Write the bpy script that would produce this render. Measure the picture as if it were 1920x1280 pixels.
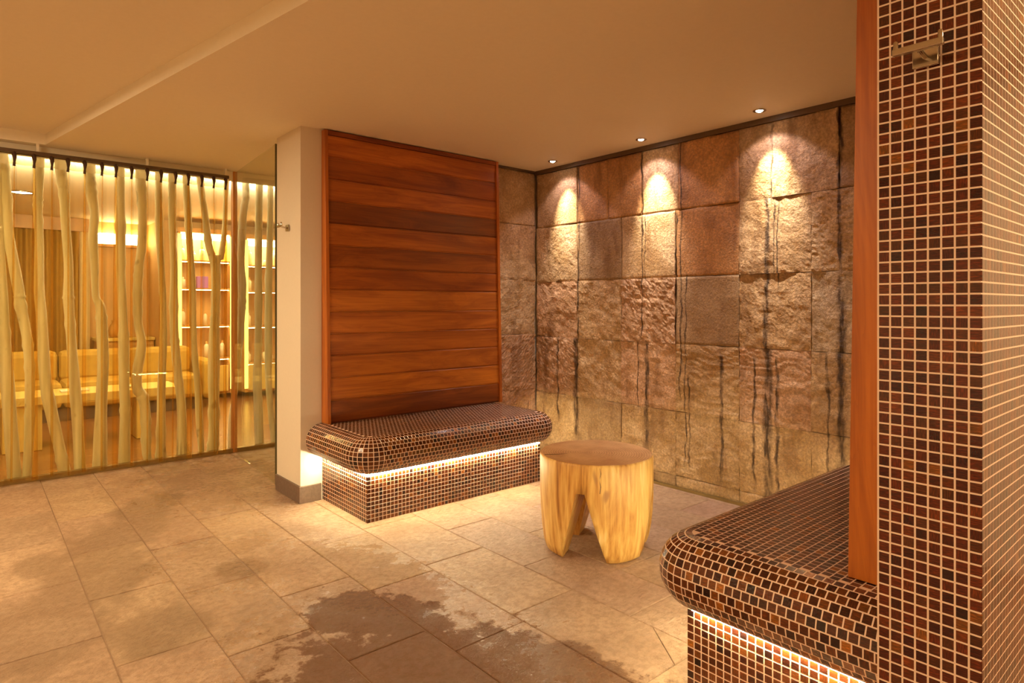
import bpy, bmesh, math, random
from mathutils import Vector, noise as mn

# ---------------------------------------------------------------- scene, camera, world, exposure
scene = bpy.context.scene
for _o in list(bpy.data.objects):
    bpy.data.objects.remove(_o)
COL = scene.collection
scene.view_settings.view_transform = 'Standard'
scene.view_settings.look = 'None'
scene.view_settings.exposure = 0.46
scene.view_settings.gamma = 1.0
scene.view_settings.use_curve_mapping = False
scene.cycles.max_bounces = 10
scene.cycles.diffuse_bounces = 5
scene.cycles.transparent_max_bounces = 16
scene.cycles.sample_clamp_indirect = 4.0
scene.cycles.caustics_reflective = False
scene.cycles.caustics_refractive = False
scene.cycles.use_denoising = True

EYE = 1.2
YAW = math.radians(49.4)            # viewing direction in the floor plan, from +X (along the benches)
cam_d = bpy.data.cameras.new('camera')
cam = bpy.data.objects.new('camera', cam_d)
COL.objects.link(cam)
cam.location = (0, 0, EYE)
cam.rotation_euler = (math.radians(90), 0, YAW - math.radians(90))
cam_d.sensor_width = 36.0
cam_d.lens = 36.0 * 1188 / 1920
cam_d.shift_y = -(640 - 571) / 1920.0
cam_d.clip_start = 0.05
cam_d.clip_end = 60
scene.camera = cam

world = bpy.data.worlds.new('world')
scene.world = world
world.use_nodes = True
world.node_tree.nodes['Background'].inputs[0].default_value = (1.0, 0.66, 0.34, 1)
world.node_tree.nodes['Background'].inputs[1].default_value = 0.05

WARM = (1.0, 0.77, 0.47)
def lamp(kind, name, loc, power, color, size=0.2, rot=(0, 0, 0), size_y=None, parent=None, angle=None, blend=0.5):
    d = bpy.data.lights.new(name, kind)
    d.energy = power
    d.color = color
    if kind == 'AREA':
        d.shape = 'RECTANGLE' if size_y else 'DISK'
        d.size = size
        if size_y: d.size_y = size_y
    else:
        d.shadow_soft_size = size
    if kind == 'SPOT':
        d.spot_size = angle
        d.spot_blend = blend
    o = bpy.data.objects.new(name, d)
    COL.objects.link(o)
    o.location = loc
    o.rotation_euler = rot
    if parent: o.parent = parent
    return o

# room fill: unseen area lamps added under the ceiling, behind and beside the viewer
ROOM_P = 33.5
for (lx, ly, le) in ((-1.0, 0.1, 0.7), (-0.9, 2.4, 1.25), (-0.55, 4.0, 1.35), (0.2, -1.1, 0.4), (1.9, -1.2, 0.25), (2.25, -0.35, 0.55), (3.1, -1.0, 0.5)):
    lamp('AREA', 'room_fill_lamp', (lx, ly, 2.33 if lx < 1 else 2.272), ROOM_P * le, WARM, size=0.34)
# lobby behind the glass: lamps of its own ceiling
for (lx, ly, e) in ((0.4, 7.68, 16), (1.9, 7.3, 18), (3.0, 6.8, 38), (-0.8, 7.0, 6)):
    lamp('AREA', 'lobby_lamp', (lx, ly, 2.27), e, (1.0, 0.78, 0.44), size=0.3)
lamp('AREA', 'lobby_cove_lamp', (1.0, 5.68, 2.12), 150, (1.0, 0.90, 0.70), size=3.4, size_y=0.05, rot=(math.radians(160), 0, 0))

# ---------------------------------------------------------------- helpers
def link(o, parent=None):
    COL.objects.link(o)
    if parent: o.parent = parent
    return o
def tag(o, label=None, cat=None, group=None, kind=None):
    if label: o['label'] = label
    if cat: o['category'] = cat
    if group: o['group'] = group
    if kind: o['kind'] = kind
    return o
def empty(name, loc, label, cat, group=None, rotz=0):
    o = bpy.data.objects.new(name, None)
    COL.objects.link(o)
    o.location = loc
    o.rotation_euler = (0, 0, rotz)
    o.empty_display_size = 0.1
    return tag(o, label, cat, group)
class MB:
    """collects faces and links them as ONE mesh object; coordinates are world ones, shifted to the origin given"""
    def __init__(s):
        s.v = []; s.f = []; s.m = []; s.uv = []; s.tint = []; s.sm = []
    def face(s, pts, m=0, uv=None, tint=None, smooth=False):
        b = len(s.v)
        s.v.extend(pts)
        s.f.append(tuple(range(b, b + len(pts))))
        s.m.append(m); s.sm.append(smooth)
        s.uv.extend(uv or [(0, 0)] * len(pts))
        s.tint.extend([tint or (1, 1, 1, 1)] * len(pts))
    def box(s, x0, x1, y0, y1, z0, z1, m=0):
        p = [(x0, y0, z0), (x1, y0, z0), (x1, y1, z0), (x0, y1, z0), (x0, y0, z1), (x1, y0, z1), (x1, y1, z1), (x0, y1, z1)]
        for q in ((3, 2, 1, 0), (4, 5, 6, 7), (0, 1, 5, 4), (1, 2, 6, 5), (2, 3, 7, 6), (3, 0, 4, 7)):
            s.face([p[i] for i in q], m)
    def grid(s, pts, smooth=True, m=0, uvs=None):
        """pts[i][j] shared-vertex sheet"""
        b = len(s.v); n = len(pts[0])
        for r in pts: s.v.extend(r)
        for i in range(len(pts) - 1):
            for j in range(n - 1):
                s.f.append((b + i * n + j, b + i * n + j + 1, b + (i + 1) * n + j + 1, b + (i + 1) * n + j))
                s.m.append(m); s.sm.append(smooth)
                if uvs:
                    s.uv.extend([uvs[i][j], uvs[i][j + 1], uvs[i + 1][j + 1], uvs[i + 1][j]])
                else:
                    s.uv.extend([(0, 0)] * 4)
                s.tint.extend([(1, 1, 1, 1)] * 4)
    def tube(s, pts, rad, n=12, m=0, cap=True):
        """round bar through the points with a radius each"""
        rings = []
        P = [Vector(p) for p in pts]
        for i, p in enumerate(P):
            d = (P[min(i + 1, len(P) - 1)] - P[max(i - 1, 0)]).normalized()
            a = d.orthogonal() if abs(d.z) < 0.9 else d.cross(Vector((0, 1, 0)))
            if abs(d.z) >= 0.9: a = Vector((0, 1, 0)).cross(d)
            a.normalize(); c = d.cross(a)
            r = rad[i] if isinstance(rad, (list, tuple)) else rad
            rings.append([tuple(p + (a * math.cos(t) + c * math.sin(t)) * r) for t in [2 * math.pi * k / n for k in range(n + 1)]])
        s.grid(rings, True, m)
        if cap:
            s.face(list(reversed(rings[0][:-1])), m)
            s.face(rings[-1][:-1], m)
    def lathe(s, prof, cx, cy, n=24, m=0):
        s.grid([[(cx + r * math.cos(2 * math.pi * k / n), cy + r * math.sin(2 * math.pi * k / n), z) for k in range(n + 1)] for (r, z) in prof], True, m)
    def build(s, name, mats, parent=None, origin=(0, 0, 0), color=None, weld=False, bevel=0):
        me = bpy.data.meshes.new(name)
        ox, oy, oz = origin
        me.from_pydata([(x - ox, y - oy, z - oz) for x, y, z in s.v], [], s.f)
        for mm in (mats if isinstance(mats, (list, tuple)) else [mats]): me.materials.append(mm)
        me.polygons.foreach_set('material_index', s.m)
        me.polygons.foreach_set('use_smooth', s.sm)
        uvl = me.uv_layers.new(name='uv')
        uvl.data.foreach_set('uv', [c for p in s.uv for c in p])
        at = me.color_attributes.new('tint', 'FLOAT_COLOR', 'CORNER')
        at.data.foreach_set('color', [c for p in s.tint for c in p])
        me.update()
        if weld or bevel:
            bm = bmesh.new(); bm.from_mesh(me)
            bmesh.ops.remove_doubles(bm, verts=bm.verts, dist=1e-5)
            bmesh.ops.recalc_face_normals(bm, faces=bm.faces)
            if bevel:
                ed = [e for e in bm.edges if e.is_manifold and e.calc_face_angle(0) > 0.6]
                bmesh.ops.bevel(bm, geom=ed, offset=bevel, segments=2, affect='EDGES', profile=0.5)
            bm.to_mesh(me); bm.free()
        o = bpy.data.objects.new(name, me)
        link(o, parent)
        if parent is not None and parent.type == 'EMPTY':
            px, py, pz = parent.location
            o.location = (ox - px, oy - py, oz - pz)
        elif parent is not None:
            px, py, pz = WORLD.get(parent.name, tuple(parent.location))
            o.location = (ox - px, oy - py, oz - pz)
        else:
            o.location = origin
        WORLD[o.name] = tuple(origin)
        if color: o.color = (*color, 1)
        return o
WORLD = {}

# ---------------------------------------------------------------- materials
def new_mat(name):
    m = bpy.data.materials.new(name)
    m.use_nodes = True
    nt = m.node_tree
    b = nt.nodes['Principled BSDF']
    return m, nt, b
def N(nt, t, **kw):
    n = nt.nodes.new(t)
    for k, v in kw.items():
        if k == 'inp':
            for kk, vv in v.items(): n.inputs[kk].default_value = vv
        else: setattr(n, k, v)
    return n
def L(nt, a, b): nt.links.new(a, b)
def math_n(nt, op, a, b=None, c=None):
    n = nt.nodes.new('ShaderNodeMath'); n.operation = op
    for i, x in enumerate((a, b, c)):
        if x is None: continue
        if isinstance(x, (int, float)): n.inputs[i].default_value = x
        else: nt.links.new(x, n.inputs[i])
    return n.outputs[0]
def ramp(nt, fac, stops):
    r = nt.nodes.new('ShaderNodeValToRGB')
    e = r.color_ramp.elements
    while len(e) < len(stops): e.new(0.5)
    for i, (p, c) in enumerate(stops):
        e[i].position = p; e[i].color = (*c, 1) if len(c) == 3 else c
    nt.links.new(fac, r.inputs[0])
    return r.outputs[0]
def maprange(nt, v, a, b, c, d, smooth=True):
    n = nt.nodes.new('ShaderNodeMapRange')
    n.interpolation_type = 'SMOOTHSTEP' if smooth else 'LINEAR'
    for i, x in enumerate((v, a, b, c, d)):
        if isinstance(x, (int, float)): n.inputs[i].default_value = x
        else: nt.links.new(x, n.inputs[i])
    return n.outputs[0]
def mixc(nt, fac, a, b, mode='MIX'):
    n = nt.nodes.new('ShaderNodeMix'); n.data_type = 'RGBA'; n.blend_type = mode
    for i, x in ((0, fac), (6, a), (7, b)):
        if isinstance(x, (int, float)): n.inputs[i].default_value = x
        elif isinstance(x, tuple): n.inputs[i].default_value = (*x, 1) if len(x) == 3 else x
        else: nt.links.new(x, n.inputs[i])
    return n.outputs[2]
def noise_tex(nt, vec, scale, detail=4, rough=0.55, dist=0.0):
    n = N(nt, 'ShaderNodeTexNoise', inp={'Scale': scale, 'Detail': detail, 'Roughness': rough, 'Distortion': dist})
    if vec is not None: L(nt, vec, n.inputs['Vector'])
    return n.outputs[0]
def mapped(nt, vec, scale=(1, 1, 1), loc=(0, 0, 0), rot=(0, 0, 0), kind='POINT'):
    n = N(nt, 'ShaderNodeMapping', vector_type=kind, inp={'Location': loc, 'Rotation': rot, 'Scale': scale})
    L(nt, vec, n.inputs[0])
    return n.outputs[0]
def bump(nt, b, h, strength, dist=0.01):
    n = N(nt, 'ShaderNodeBump', inp={'Strength': strength, 'Distance': dist})
    L(nt, h, n.inputs['Height']); L(nt, n.outputs[0], b.inputs['Normal'])
def simple(name, color, rough=0.5, metal=0.0, spec=0.5, nscale=0, nbump=0.0, var=0.0):
    m, nt, b = new_mat(name)
    b.inputs['Base Color'].default_value = (*color, 1)
    b.inputs['Roughness'].default_value = rough
    b.inputs['Metallic'].default_value = metal
    b.inputs['Specular IOR Level'].default_value = spec
    if nscale:
        pos = N(nt, 'ShaderNodeNewGeometry').outputs['Position']
        f = noise_tex(nt, pos, nscale)
        if var: L(nt, mixc(nt, f, tuple(c * (1 - var) for c in color), tuple(min(1, c * (1 + var)) for c in color)), b.inputs['Base Color'])
        if nbump: bump(nt, b, f, nbump)
    return m
def emissive(name, color, strength):
    m, nt, b = new_mat(name)
    b.inputs['Base Color'].default_value = (*color, 1)
    b.inputs['Emission Color'].default_value = (*color, 1)
    b.inputs['Emission Strength'].default_value = strength
    return m

M = {}
M['plaster'] = simple('cream_plaster', (0.72, 0.63, 0.50), 0.7, nscale=60, nbump=0.03, var=0.03, spec=0.2)
M['ceiling'] = simple('ceiling_paint', (0.88, 0.81, 0.65), 0.6, nscale=40, nbump=0.02, var=0.03, spec=0.25)
M['step'] = M['ceiling']
M['lobby_wall'] = simple('lobby_wall_paint', (0.64, 0.40, 0.17), 0.7, nscale=20, var=0.05)
M['chrome'] = simple('chrome', (0.52, 0.45, 0.35), 0.16, 1.0)
M['dark_trim'] = simple('dark_trim', (0.10, 0.055, 0.02), 0.5, nscale=30, var=0.2)
M['brass_trim'] = simple('bronze_channel', (0.26, 0.17, 0.06), 0.35, 0.6, nscale=30, var=0.15)
M['plinth'] = simple('plinth_slate', (0.16, 0.105, 0.075), 0.5, nscale=70, nbump=0.25, var=0.35)
M['grout'] = simple('beige_grout', (0.74, 0.53, 0.38), 0.75, nscale=200, nbump=0.1, var=0.08)
M['grout_floor'] = simple('floor_grout', (0.24, 0.14, 0.075), 0.7, nscale=120, nbump=0.2, var=0.2)
M['led'] = emissive('led_strip', (1.0, 0.88, 0.53), 150)
M['bulb'] = emissive('halogen_lamp', (1.0, 0.88, 0.74), 40)
M['gold_fabric'] = simple('gold_fabric', (0.46, 0.29, 0.05), 0.8, nscale=14, nbump=0.15, var=0.25)
M['gold_drape'] = simple('gold_drape', (0.36, 0.19, 0.02), 0.8, nscale=18, var=0.2)
M['cream_drape'] = simple('cream_drape', (0.75, 0.60, 0.34), 0.8, nscale=18, var=0.1)
M['yellow_wood'] = simple('yellow_table_wood', (0.72, 0.54, 0.17), 0.4, nscale=10, var=0.12)
M['dark_base'] = simple('dark_recess', (0.06, 0.03, 0.015), 0.6, nscale=20, var=0.2)
M['cabinet'] = simple('honey_cabinet_wood', (0.52, 0.27, 0.07), 0.4, nscale=12, var=0.2)
M['edge_light'] = emissive('backlit_cabinet_edge', (1.0, 0.70, 0.16), 2.6)
M['shelf_light'] = emissive('shelf_light', (1.0, 0.82, 0.50), 22)
M['bottle'] = simple('white_bottle', (0.85, 0.80, 0.70), 0.3, nscale=20, var=0.04)
M['purple'] = simple('purple_box', (0.38, 0.16, 0.55), 0.4, nscale=20, var=0.05)
M['paper'] = simple('magazine_paper', (0.85, 0.78, 0.66), 0.5, nscale=20, var=0.05)
M['red'] = simple('red_card', (0.70, 0.08, 0.04), 0.5, nscale=20, var=0.05)
M['hook_tie'] = simple('brown_curtain_tie', (0.06, 0.024, 0.008), 0.7, nscale=60, var=0.2)

def glass_mat():
    m = bpy.data.materials.new('clear_glass'); m.use_nodes = True
    nt = m.node_tree; nt.nodes.clear()
    out = N(nt, 'ShaderNodeOutputMaterial')
    tr = N(nt, 'ShaderNodeBsdfTransparent'); tr.inputs[0].default_value = (0.95, 0.95, 0.88, 1)
    gl = N(nt, 'ShaderNodeBsdfGlossy'); gl.inputs['Roughness'].default_value = 0.02
    lw = N(nt, 'ShaderNodeLayerWeight', inp={'Blend': 0.5})
    fr = math_n(nt, 'ADD', math_n(nt, 'MULTIPLY', math_n(nt, 'POWER', lw.outputs['Facing'], 5.0), 0.6), 0.025)
    mx = N(nt, 'ShaderNodeMixShader')
    L(nt, fr, mx.inputs[0]); L(nt, tr.outputs[0], mx.inputs[1]); L(nt, gl.outputs[0], mx.inputs[2])
    L(nt, mx.outputs[0], out.inputs[0])
    return m
M['glass'] = glass_mat()
M['glass_edge'] = simple('glass_edge', (0.10, 0.09, 0.04), 0.25, nscale=10, var=0.1)

def sheer(name, trans, cloth, alpha, tl):
    m = bpy.data.materials.new(name); m.use_nodes = True
    nt = m.node_tree; nt.nodes.clear()
    out = N(nt, 'ShaderNodeOutputMaterial')
    tr = N(nt, 'ShaderNodeBsdfTransparent'); tr.inputs[0].default_value = (*trans, 1)
    df = N(nt, 'ShaderNodeBsdfDiffuse'); df.inputs[0].default_value = (*cloth, 1)
    tb = N(nt, 'ShaderNodeBsdfTranslucent'); tb.inputs[0].default_value = (*tl, 1)
    cl = N(nt, 'ShaderNodeMixShader'); cl.inputs[0].default_value = 0.5
    L(nt, df.outputs[0], cl.inputs[1]); L(nt, tb.outputs[0], cl.inputs[2])
    lw = N(nt, 'ShaderNodeLayerWeight', inp={'Blend': 0.35})
    f = maprange(nt, math_n(nt, 'POWER', lw.outputs['Facing'], 1.6), 0.0, 1.0, alpha, min(1.0, alpha + 0.85), False)
    mx = N(nt, 'ShaderNodeMixShader')
    L(nt, f, mx.inputs[0]); L(nt, tr.outputs[0], mx.inputs[1]); L(nt, cl.outputs[0], mx.inputs[2])
    L(nt, mx.outputs[0], out.inputs[0])
    return m
M['sheer'] = sheer('gold_organza', (1.0, 0.93, 0.70), (0.46, 0.28, 0.07), 0.08, (0.62, 0.38, 0.08))
M['sheer_fold'] = sheer('gold_organza_doubled', (1.0, 0.80, 0.40), (0.42, 0.22, 0.04), 0.24, (0.60, 0.32, 0.05))
M['tape'] = sheer('curtain_header_tape', (1.0, 0.96, 0.82), (0.80, 0.74, 0.55), 0.60, (0.90, 0.82, 0.58))

def tile_mat():
    """iridescent glass mosaic: the tint attribute gives colour; streaks run along u or v of each tile"""
    m, nt, b = new_mat('mosaic_glass')
    at = N(nt, 'ShaderNodeAttribute', attribute_type='GEOMETRY', attribute_name='tint')
    uv = N(nt, 'ShaderNodeUVMap', uv_map='uv').outputs[0]
    st = noise_tex(nt, mapped(nt, uv, (1.2, 9, 1)), 1.0, 3, 0.6)
    fac = maprange(nt, st, 0.42, 0.72, 0.0, 1.0)
    light = mixc(nt, 1.0, at.outputs['Color'], (2.7, 2.1, 1.5), 'MULTIPLY')
    nt.nodes[-1].clamp_result = False
    L(nt, mixc(nt, fac, at.outputs['Color'], light), b.inputs['Base Color'])
    b.inputs['Roughness'].default_value = 0.13
    b.inputs['Specular IOR Level'].default_value = 0.5
    bump(nt, b, noise_tex(nt, uv, 2.5, 2), 0.10, 0.004)
    return m
M['tile'] = tile_mat()

def wood_mat(name, axis, dark, lite, rough=0.35, use_obj_color=True, ring=22.0, fine=120.0):
    m, nt, b = new_mat(name)
    tc = N(nt, 'ShaderNodeTexCoord').outputs['Object']
    oi = N(nt, 'ShaderNodeObjectInfo')
    off = N(nt, 'ShaderNodeVectorMath', operation='SCALE'); off.inputs[0].default_value = (31.0, 17.0, 23.0)
    L(nt, oi.outputs['Random'], off.inputs['Scale'])
    add = N(nt, 'ShaderNodeVectorMath', operation='ADD'); L(nt, tc, add.inputs[0]); L(nt, off.outputs[0], add.inputs[1])
    s1 = [ring * 0.3] * 3; s1[axis] = 0.8
    s2 = [fine] * 3; s2[axis] = 2.5
    a = noise_tex(nt, mapped(nt, add.outputs[0], tuple(s1)), 1.6, 3, 0.5, 1.2)
    g = noise_tex(nt, mapped(nt, add.outputs[0], tuple(s2)), 1.0, 2, 0.6)
    rings = math_n(nt, 'FRACT', math_n(nt, 'MULTIPLY', a, 9.0))
    rings = maprange(nt, rings, 0.0, 1.0, 0.35, 0.75, False)
    f = math_n(nt, 'ADD', math_n(nt, 'MULTIPLY', a, 0.75), math_n(nt, 'ADD', math_n(nt, 'MULTIPLY', rings, 0.16), math_n(nt, 'MULTIPLY', g, 0.28)))
    f = maprange(nt, f, 0.36, 0.86, 0.0, 1.0)
    c = mixc(nt, f, dark, lite)
    if use_obj_color: c = mixc(nt, 1.0, c, oi.outputs['Color'], 'MULTIPLY')
    L(nt, c, b.inputs['Base Color'])
    b.inputs['Roughness'].default_value = rough
    bump(nt, b, g, 0.08, 0.002)
    return m
M['cedar_x'] = wood_mat('cedar_along', 0, (0.26, 0.060, 0.008), (0.58, 0.185, 0.024))
M['cedar_z'] = wood_mat('cedar_upright', 2, (0.30, 0.070, 0.007), (0.54, 0.160, 0.016))
M['post'] = wood_mat('timber_post', 2, (0.40, 0.15, 0.02), (0.60, 0.26, 0.05))
M['lobby_floor'] = wood_mat('lobby_floor_wood', 0, (0.13, 0.05, 0.015), (0.28, 0.125, 0.04), 0.25)

def pole_mat():
    m, nt, b = new_mat('peeled_branch')
    tc = N(nt, 'ShaderNodeNewGeometry').outputs['Position']
    a = noise_tex(nt, mapped(nt, tc, (22, 22, 2.2)), 1.0, 4)
    k = noise_tex(nt, mapped(nt, tc, (9, 9, 6)), 1.0, 2)
    c = mixc(nt, maprange(nt, a, 0.35, 0.65, 0, 1), (0.72, 0.70, 0.60), (0.90, 0.88, 0.80))
    c = mixc(nt, maprange(nt, k, 0.66, 0.74, 0, 0.6), c, (0.26, 0.19, 0.11))
    L(nt, c, b.inputs['Base Color'])
    b.inputs['Roughness'].default_value = 0.6
    bump(nt, b, a, 0.25, 0.005)
    return m
M['pole'] = pole_mat()

def log_mat():
    m, nt, b = new_mat('yellow_log')
    tc = N(nt, 'ShaderNodeTexCoord').outputs['Object']
    a = noise_tex(nt, mapped(nt, tc, (14, 14, 2.0)), 1.0, 5, 0.6, 0.8)
    g = noise_tex(nt, mapped(nt, tc, (70, 70, 5)), 1.0, 3)
    k = noise_tex(nt, mapped(nt, tc, (9, 9, 4)), 1.0, 2)
    f = math_n(nt, 'ADD', math_n(nt, 'MULTIPLY', a, 0.7), math_n(nt, 'MULTIPLY', g, 0.35))
    c = ramp(nt, f, [(0.36, (0.30, 0.12, 0.025)), (0.46, (0.56, 0.28, 0.06)), (0.60, (0.76, 0.48, 0.14)), (0.72, (0.84, 0.62, 0.26))])
    c = mixc(nt, maprange(nt, k, 0.68, 0.74, 0, 0.7), c, (0.33, 0.15, 0.05))
    L(nt, c, b.inputs['Base Color'])
    b.inputs['Roughness'].default_value = 0.5
    bump(nt, b, f, 0.35, 0.006)
    m2, nt, b = new_mat('log_end_grain')
    tc = N(nt, 'ShaderNodeTexCoord').outputs['Object']
    w = N(nt, 'ShaderNodeTexWave', wave_type='RINGS', rings_direction='Z', inp={'Scale': 26.0, 'Distortion': 3.0, 'Detail': 3.0, 'Detail Scale': 2.0})
    L(nt, mapped(nt, tc, (1, 1, 1), (0.05, -0.03, 0)), w.inputs['Vector'])
    n = noise_tex(nt, tc, 9, 5)
    f = math_n(nt, 'ADD', math_n(nt, 'MULTIPLY', w.outputs[1], 0.25), math_n(nt, 'MULTIPLY', n, 0.8))
    c = ramp(nt, f, [(0.3, (0.42, 0.21, 0.075)), (0.55, (0.60, 0.34, 0.13)), (0.8, (0.72, 0.46, 0.20))])
    L(nt, c, b.inputs['Base Color'])
    b.inputs['Roughness'].default_value = 0.45
    bump(nt, b, f, 0.15, 0.003)
    return m, m2
M['log'], M['log_end'] = log_mat()

STREAKS = [(1.79, .006, 2.26, 1.80), (1.826, .016, 1.83, .90), (1.78, .005, 1.80, 1.36), (1.755, .005, 1.80, 1.30), (1.815, .030, .96, .04), (1.76, .010, .92, .10),
           (1.90, .009, .9, .12), (1.416, .012, 2.26, 1.30), (1.41, .024, 1.30, .05), (1.475, .007, .95, .08), (2.403, .007, 2.26, .60), (2.37, .006, 1.40, .16), (2.44, .006, 1.8, 1.0),
           (2.715, .006, 2.25, .95), (2.69, .005, 1.82, 1.36), (2.75, .005, .96, .50), (2.675, .017, .95, .25), (2.11, .013, .90, .12),
           (3.335, .022, .96, .20), (3.53, .010, .95, .30), (3.31, .010, 2.25, .95), (2.34, .006, .75, .18)]
def stone_mat():
    m, nt, b = new_mat('riven_quartzite')
    pos = N(nt, 'ShaderNodeNewGeometry').outputs['Position']
    oi = N(nt, 'ShaderNodeObjectInfo')
    n1 = noise_tex(nt, pos, 5, 6, 0.65, 0.4)
    n2 = noise_tex(nt, pos, 70, 3, 0.7)
    n3 = noise_tex(nt, mapped(nt, pos, (7, 7, 2)), 1.0, 4, 0.6)
    c = mixc(nt, maprange(nt, n1, 0.3, 0.7, 0, 1), (0.42, 0.255, 0.100), (0.70, 0.51, 0.31))
    c = mixc(nt, maprange(nt, n3, 0.52, 0.72, 0, 0.75), c, (0.23, 0.115, 0.035))
    c = mixc(nt, 1.0, c, oi.outputs['Color'], 'MULTIPLY')
    c = mixc(nt, maprange(nt, n2, 0.35, 0.7, 0.55, 0.0), c, (0.17, 0.105, 0.055))
    # dark runs left by water, each at its own place along the wall
    sep = N(nt, 'ShaderNodeSeparateXYZ'); L(nt, pos, sep.inputs[0])
    wob = noise_tex(nt, mapped(nt, pos, (0.0, 9, 5)), 1.0, 4, 0.6)
    wob2 = noise_tex(nt, mapped(nt, pos, (0.0, 40, 9)), 1.0, 2)
    yy = math_n(nt, 'ADD', sep.outputs[1], math_n(nt, 'MULTIPLY', math_n(nt, 'SUBTRACT', wob, 0.5), 0.07))
    tot = None
    for (y, w, zt, zb) in STREAKS:
        d = math_n(nt, 'ABSOLUTE', math_n(nt, 'SUBTRACT', yy, y))
        v = maprange(nt, d, w * 0.25, w * 1.4, 1.0, 0.0)
        v = math_n(nt, 'MULTIPLY', v, maprange(nt, sep.outputs[2], zb - 0.06, zb + 0.06, 0.0, 1.0))
        v = math_n(nt, 'MULTIPLY', v, maprange(nt, sep.outputs[2], zt - 0.03, zt + 0.01, 1.0, 0.0))
        tot = v if tot is None else math_n(nt, 'MAXIMUM', tot, v)
    onback = math_n(nt, 'GREATER_THAN', sep.outputs[0], 3.40)
    tot = math_n(nt, 'MULTIPLY', math_n(nt, 'MULTIPLY', tot, onback), maprange(nt, wob2, 0.32, 0.60, 0.35, 1.0))
    c = mixc(nt, tot, c, (0.060, 0.030, 0.011))
    L(nt, c, b.inputs['Base Color'])
    b.inputs['Roughness'].default_value = 0.55
    b.inputs['Specular IOR Level'].default_value = 0.35
    h = math_n(nt, 'ADD', noise_tex(nt, pos, 45, 5, 0.7), math_n(nt, 'MULTIPLY', n2, 0.5))
    bump(nt, b, h, 0.9, 0.012)
    return m
M['stone'] = stone_mat()

# wet, darkened places of the floor: centre x, y, half sizes, turn
WET = [(1.12, 1.62, .40, .62, 14), (1.22, 2.18, .17, .34, 22), (1.38, 1.50, .24, .46, 16), (1.06, 2.30, .10, .16, 0)]
DAMP = [(0.16, 2.92, .24, .36, 0), (0.42, 3.30, .20, .40, -20), (0.25, 3.62, .10, .16, 0), (0.58, 3.80, .20, .40, -30),
       (0.80, 4.25, .16, .34, -30), (0.55, 2.62, .16, .20, 0), (0.95, 3.0, .10, .12, 0)]
GLOSS = [(1.35, 4.55, .55, .8, 0), (0.95, 3.1, .30, .42, 20), (1.25, 2.7, .30, .5, 20), (1.05, 1.8, .5, .7, 12), (1.3, 2.4, .3, .4, 0)]
def slate_mat():
    m, nt, b = new_mat('wet_slate')
    pos = N(nt, 'ShaderNodeNewGeometry').outputs['Position']
    oi = N(nt, 'ShaderNodeObjectInfo')
    n1 = noise_tex(nt, pos, 4, 6, 0.65, 0.5)
    n2 = noise_tex(nt, pos, 34, 5, 0.7)
    edge = noise_tex(nt, pos, 9, 5, 0.65)
    def mask(blobs, soft):
        tot = None
        for (x, y, rx, ry, t) in blobs:
            v = mapped(nt, pos, (rx, ry, 50), (x, y, 0), (0, 0, math.radians(t)), 'TEXTURE')
            ln = N(nt, 'ShaderNodeVectorMath', operation='LENGTH'); L(nt, v, ln.inputs[0])
            d = math_n(nt, 'SUBTRACT', 1.0, ln.outputs['Value'])
            tot = d if tot is None else math_n(nt, 'MAXIMUM', tot, d)
        s = math_n(nt, 'ADD', tot, math_n(nt, 'MULTIPLY', math_n(nt, 'SUBTRACT', math_n(nt, 'ADD', math_n(nt, 'MULTIPLY', edge, 0.72), math_n(nt, 'MULTIPLY', n2, 0.28)), 0.5), 2.6))
        return maprange(nt, s, -soft, soft, 0.0, 1.0)
    wet = mask(WET, 0.10)
    gl = mask(GLOSS, 0.5)
    c = mixc(nt, maprange(nt, n1, 0.3, 0.7, 0, 1), (0.420, 0.255, 0.152), (0.560, 0.365, 0.232))
    c = mixc(nt, maprange(nt, n2, 0.36, 0.60, 0.50, 0.0), c, (0.25, 0.140, 0.070))
    c = mixc(nt, 1.0, c, oi.outputs['Color'], 'MULTIPLY')
    c = mixc(nt, math_n(nt, 'MULTIPLY', wet, 0.80), c, (0.125, 0.046, 0.012))
    c = mixc(nt, math_n(nt, 'MULTIPLY', mask(DAMP, 0.26), 0.46), c, (0.17, 0.09, 0.035))
    L(nt, c, b.inputs['Base Color'])
    r = math_n(nt, 'SUBTRACT', 0.50, math_n(nt, 'MULTIPLY', math_n(nt, 'MAXIMUM', math_n(nt, 'MULTIPLY', wet, 0.55), gl), 0.36))
    L(nt, r, b.inputs['Roughness'])
    L(nt, math_n(nt, 'SUBTRACT', 0.5, math_n(nt, 'MULTIPLY', wet, 0.32)), b.inputs['Specular IOR Level'])
    h = math_n(nt, 'ADD', noise_tex(nt, mapped(nt, pos, (26, 46, 30), rot=(0, 0, 0.6)), 1.0, 6, 0.7), math_n(nt, 'MULTIPLY', n1, 0.8))
    bump(nt, b, h, 0.9, 0.024)
    return m
M['slate'] = slate_mat()

# ---------------------------------------------------------------- dimensions of the place
CEIL = 2.28
WL = 3.735          # room face of the left wall (the one with the cedar back)
WR = 0.538          # room face of the right wall
XE = 1.52           # free ends of both walls
XB = 3.50           # face of the stone wall
YS = 3.785          # face of the stones beside the cedar back
YG = 5.395          # glass screen
YF = 9.75           # far wall of the lobby
T = 0.0241          # mosaic pitch
rnd = random.Random(7)

def prop_struct(o, label=None):
    o['kind'] = 'structure'
    if label: o['label'] = label
    return o

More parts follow.
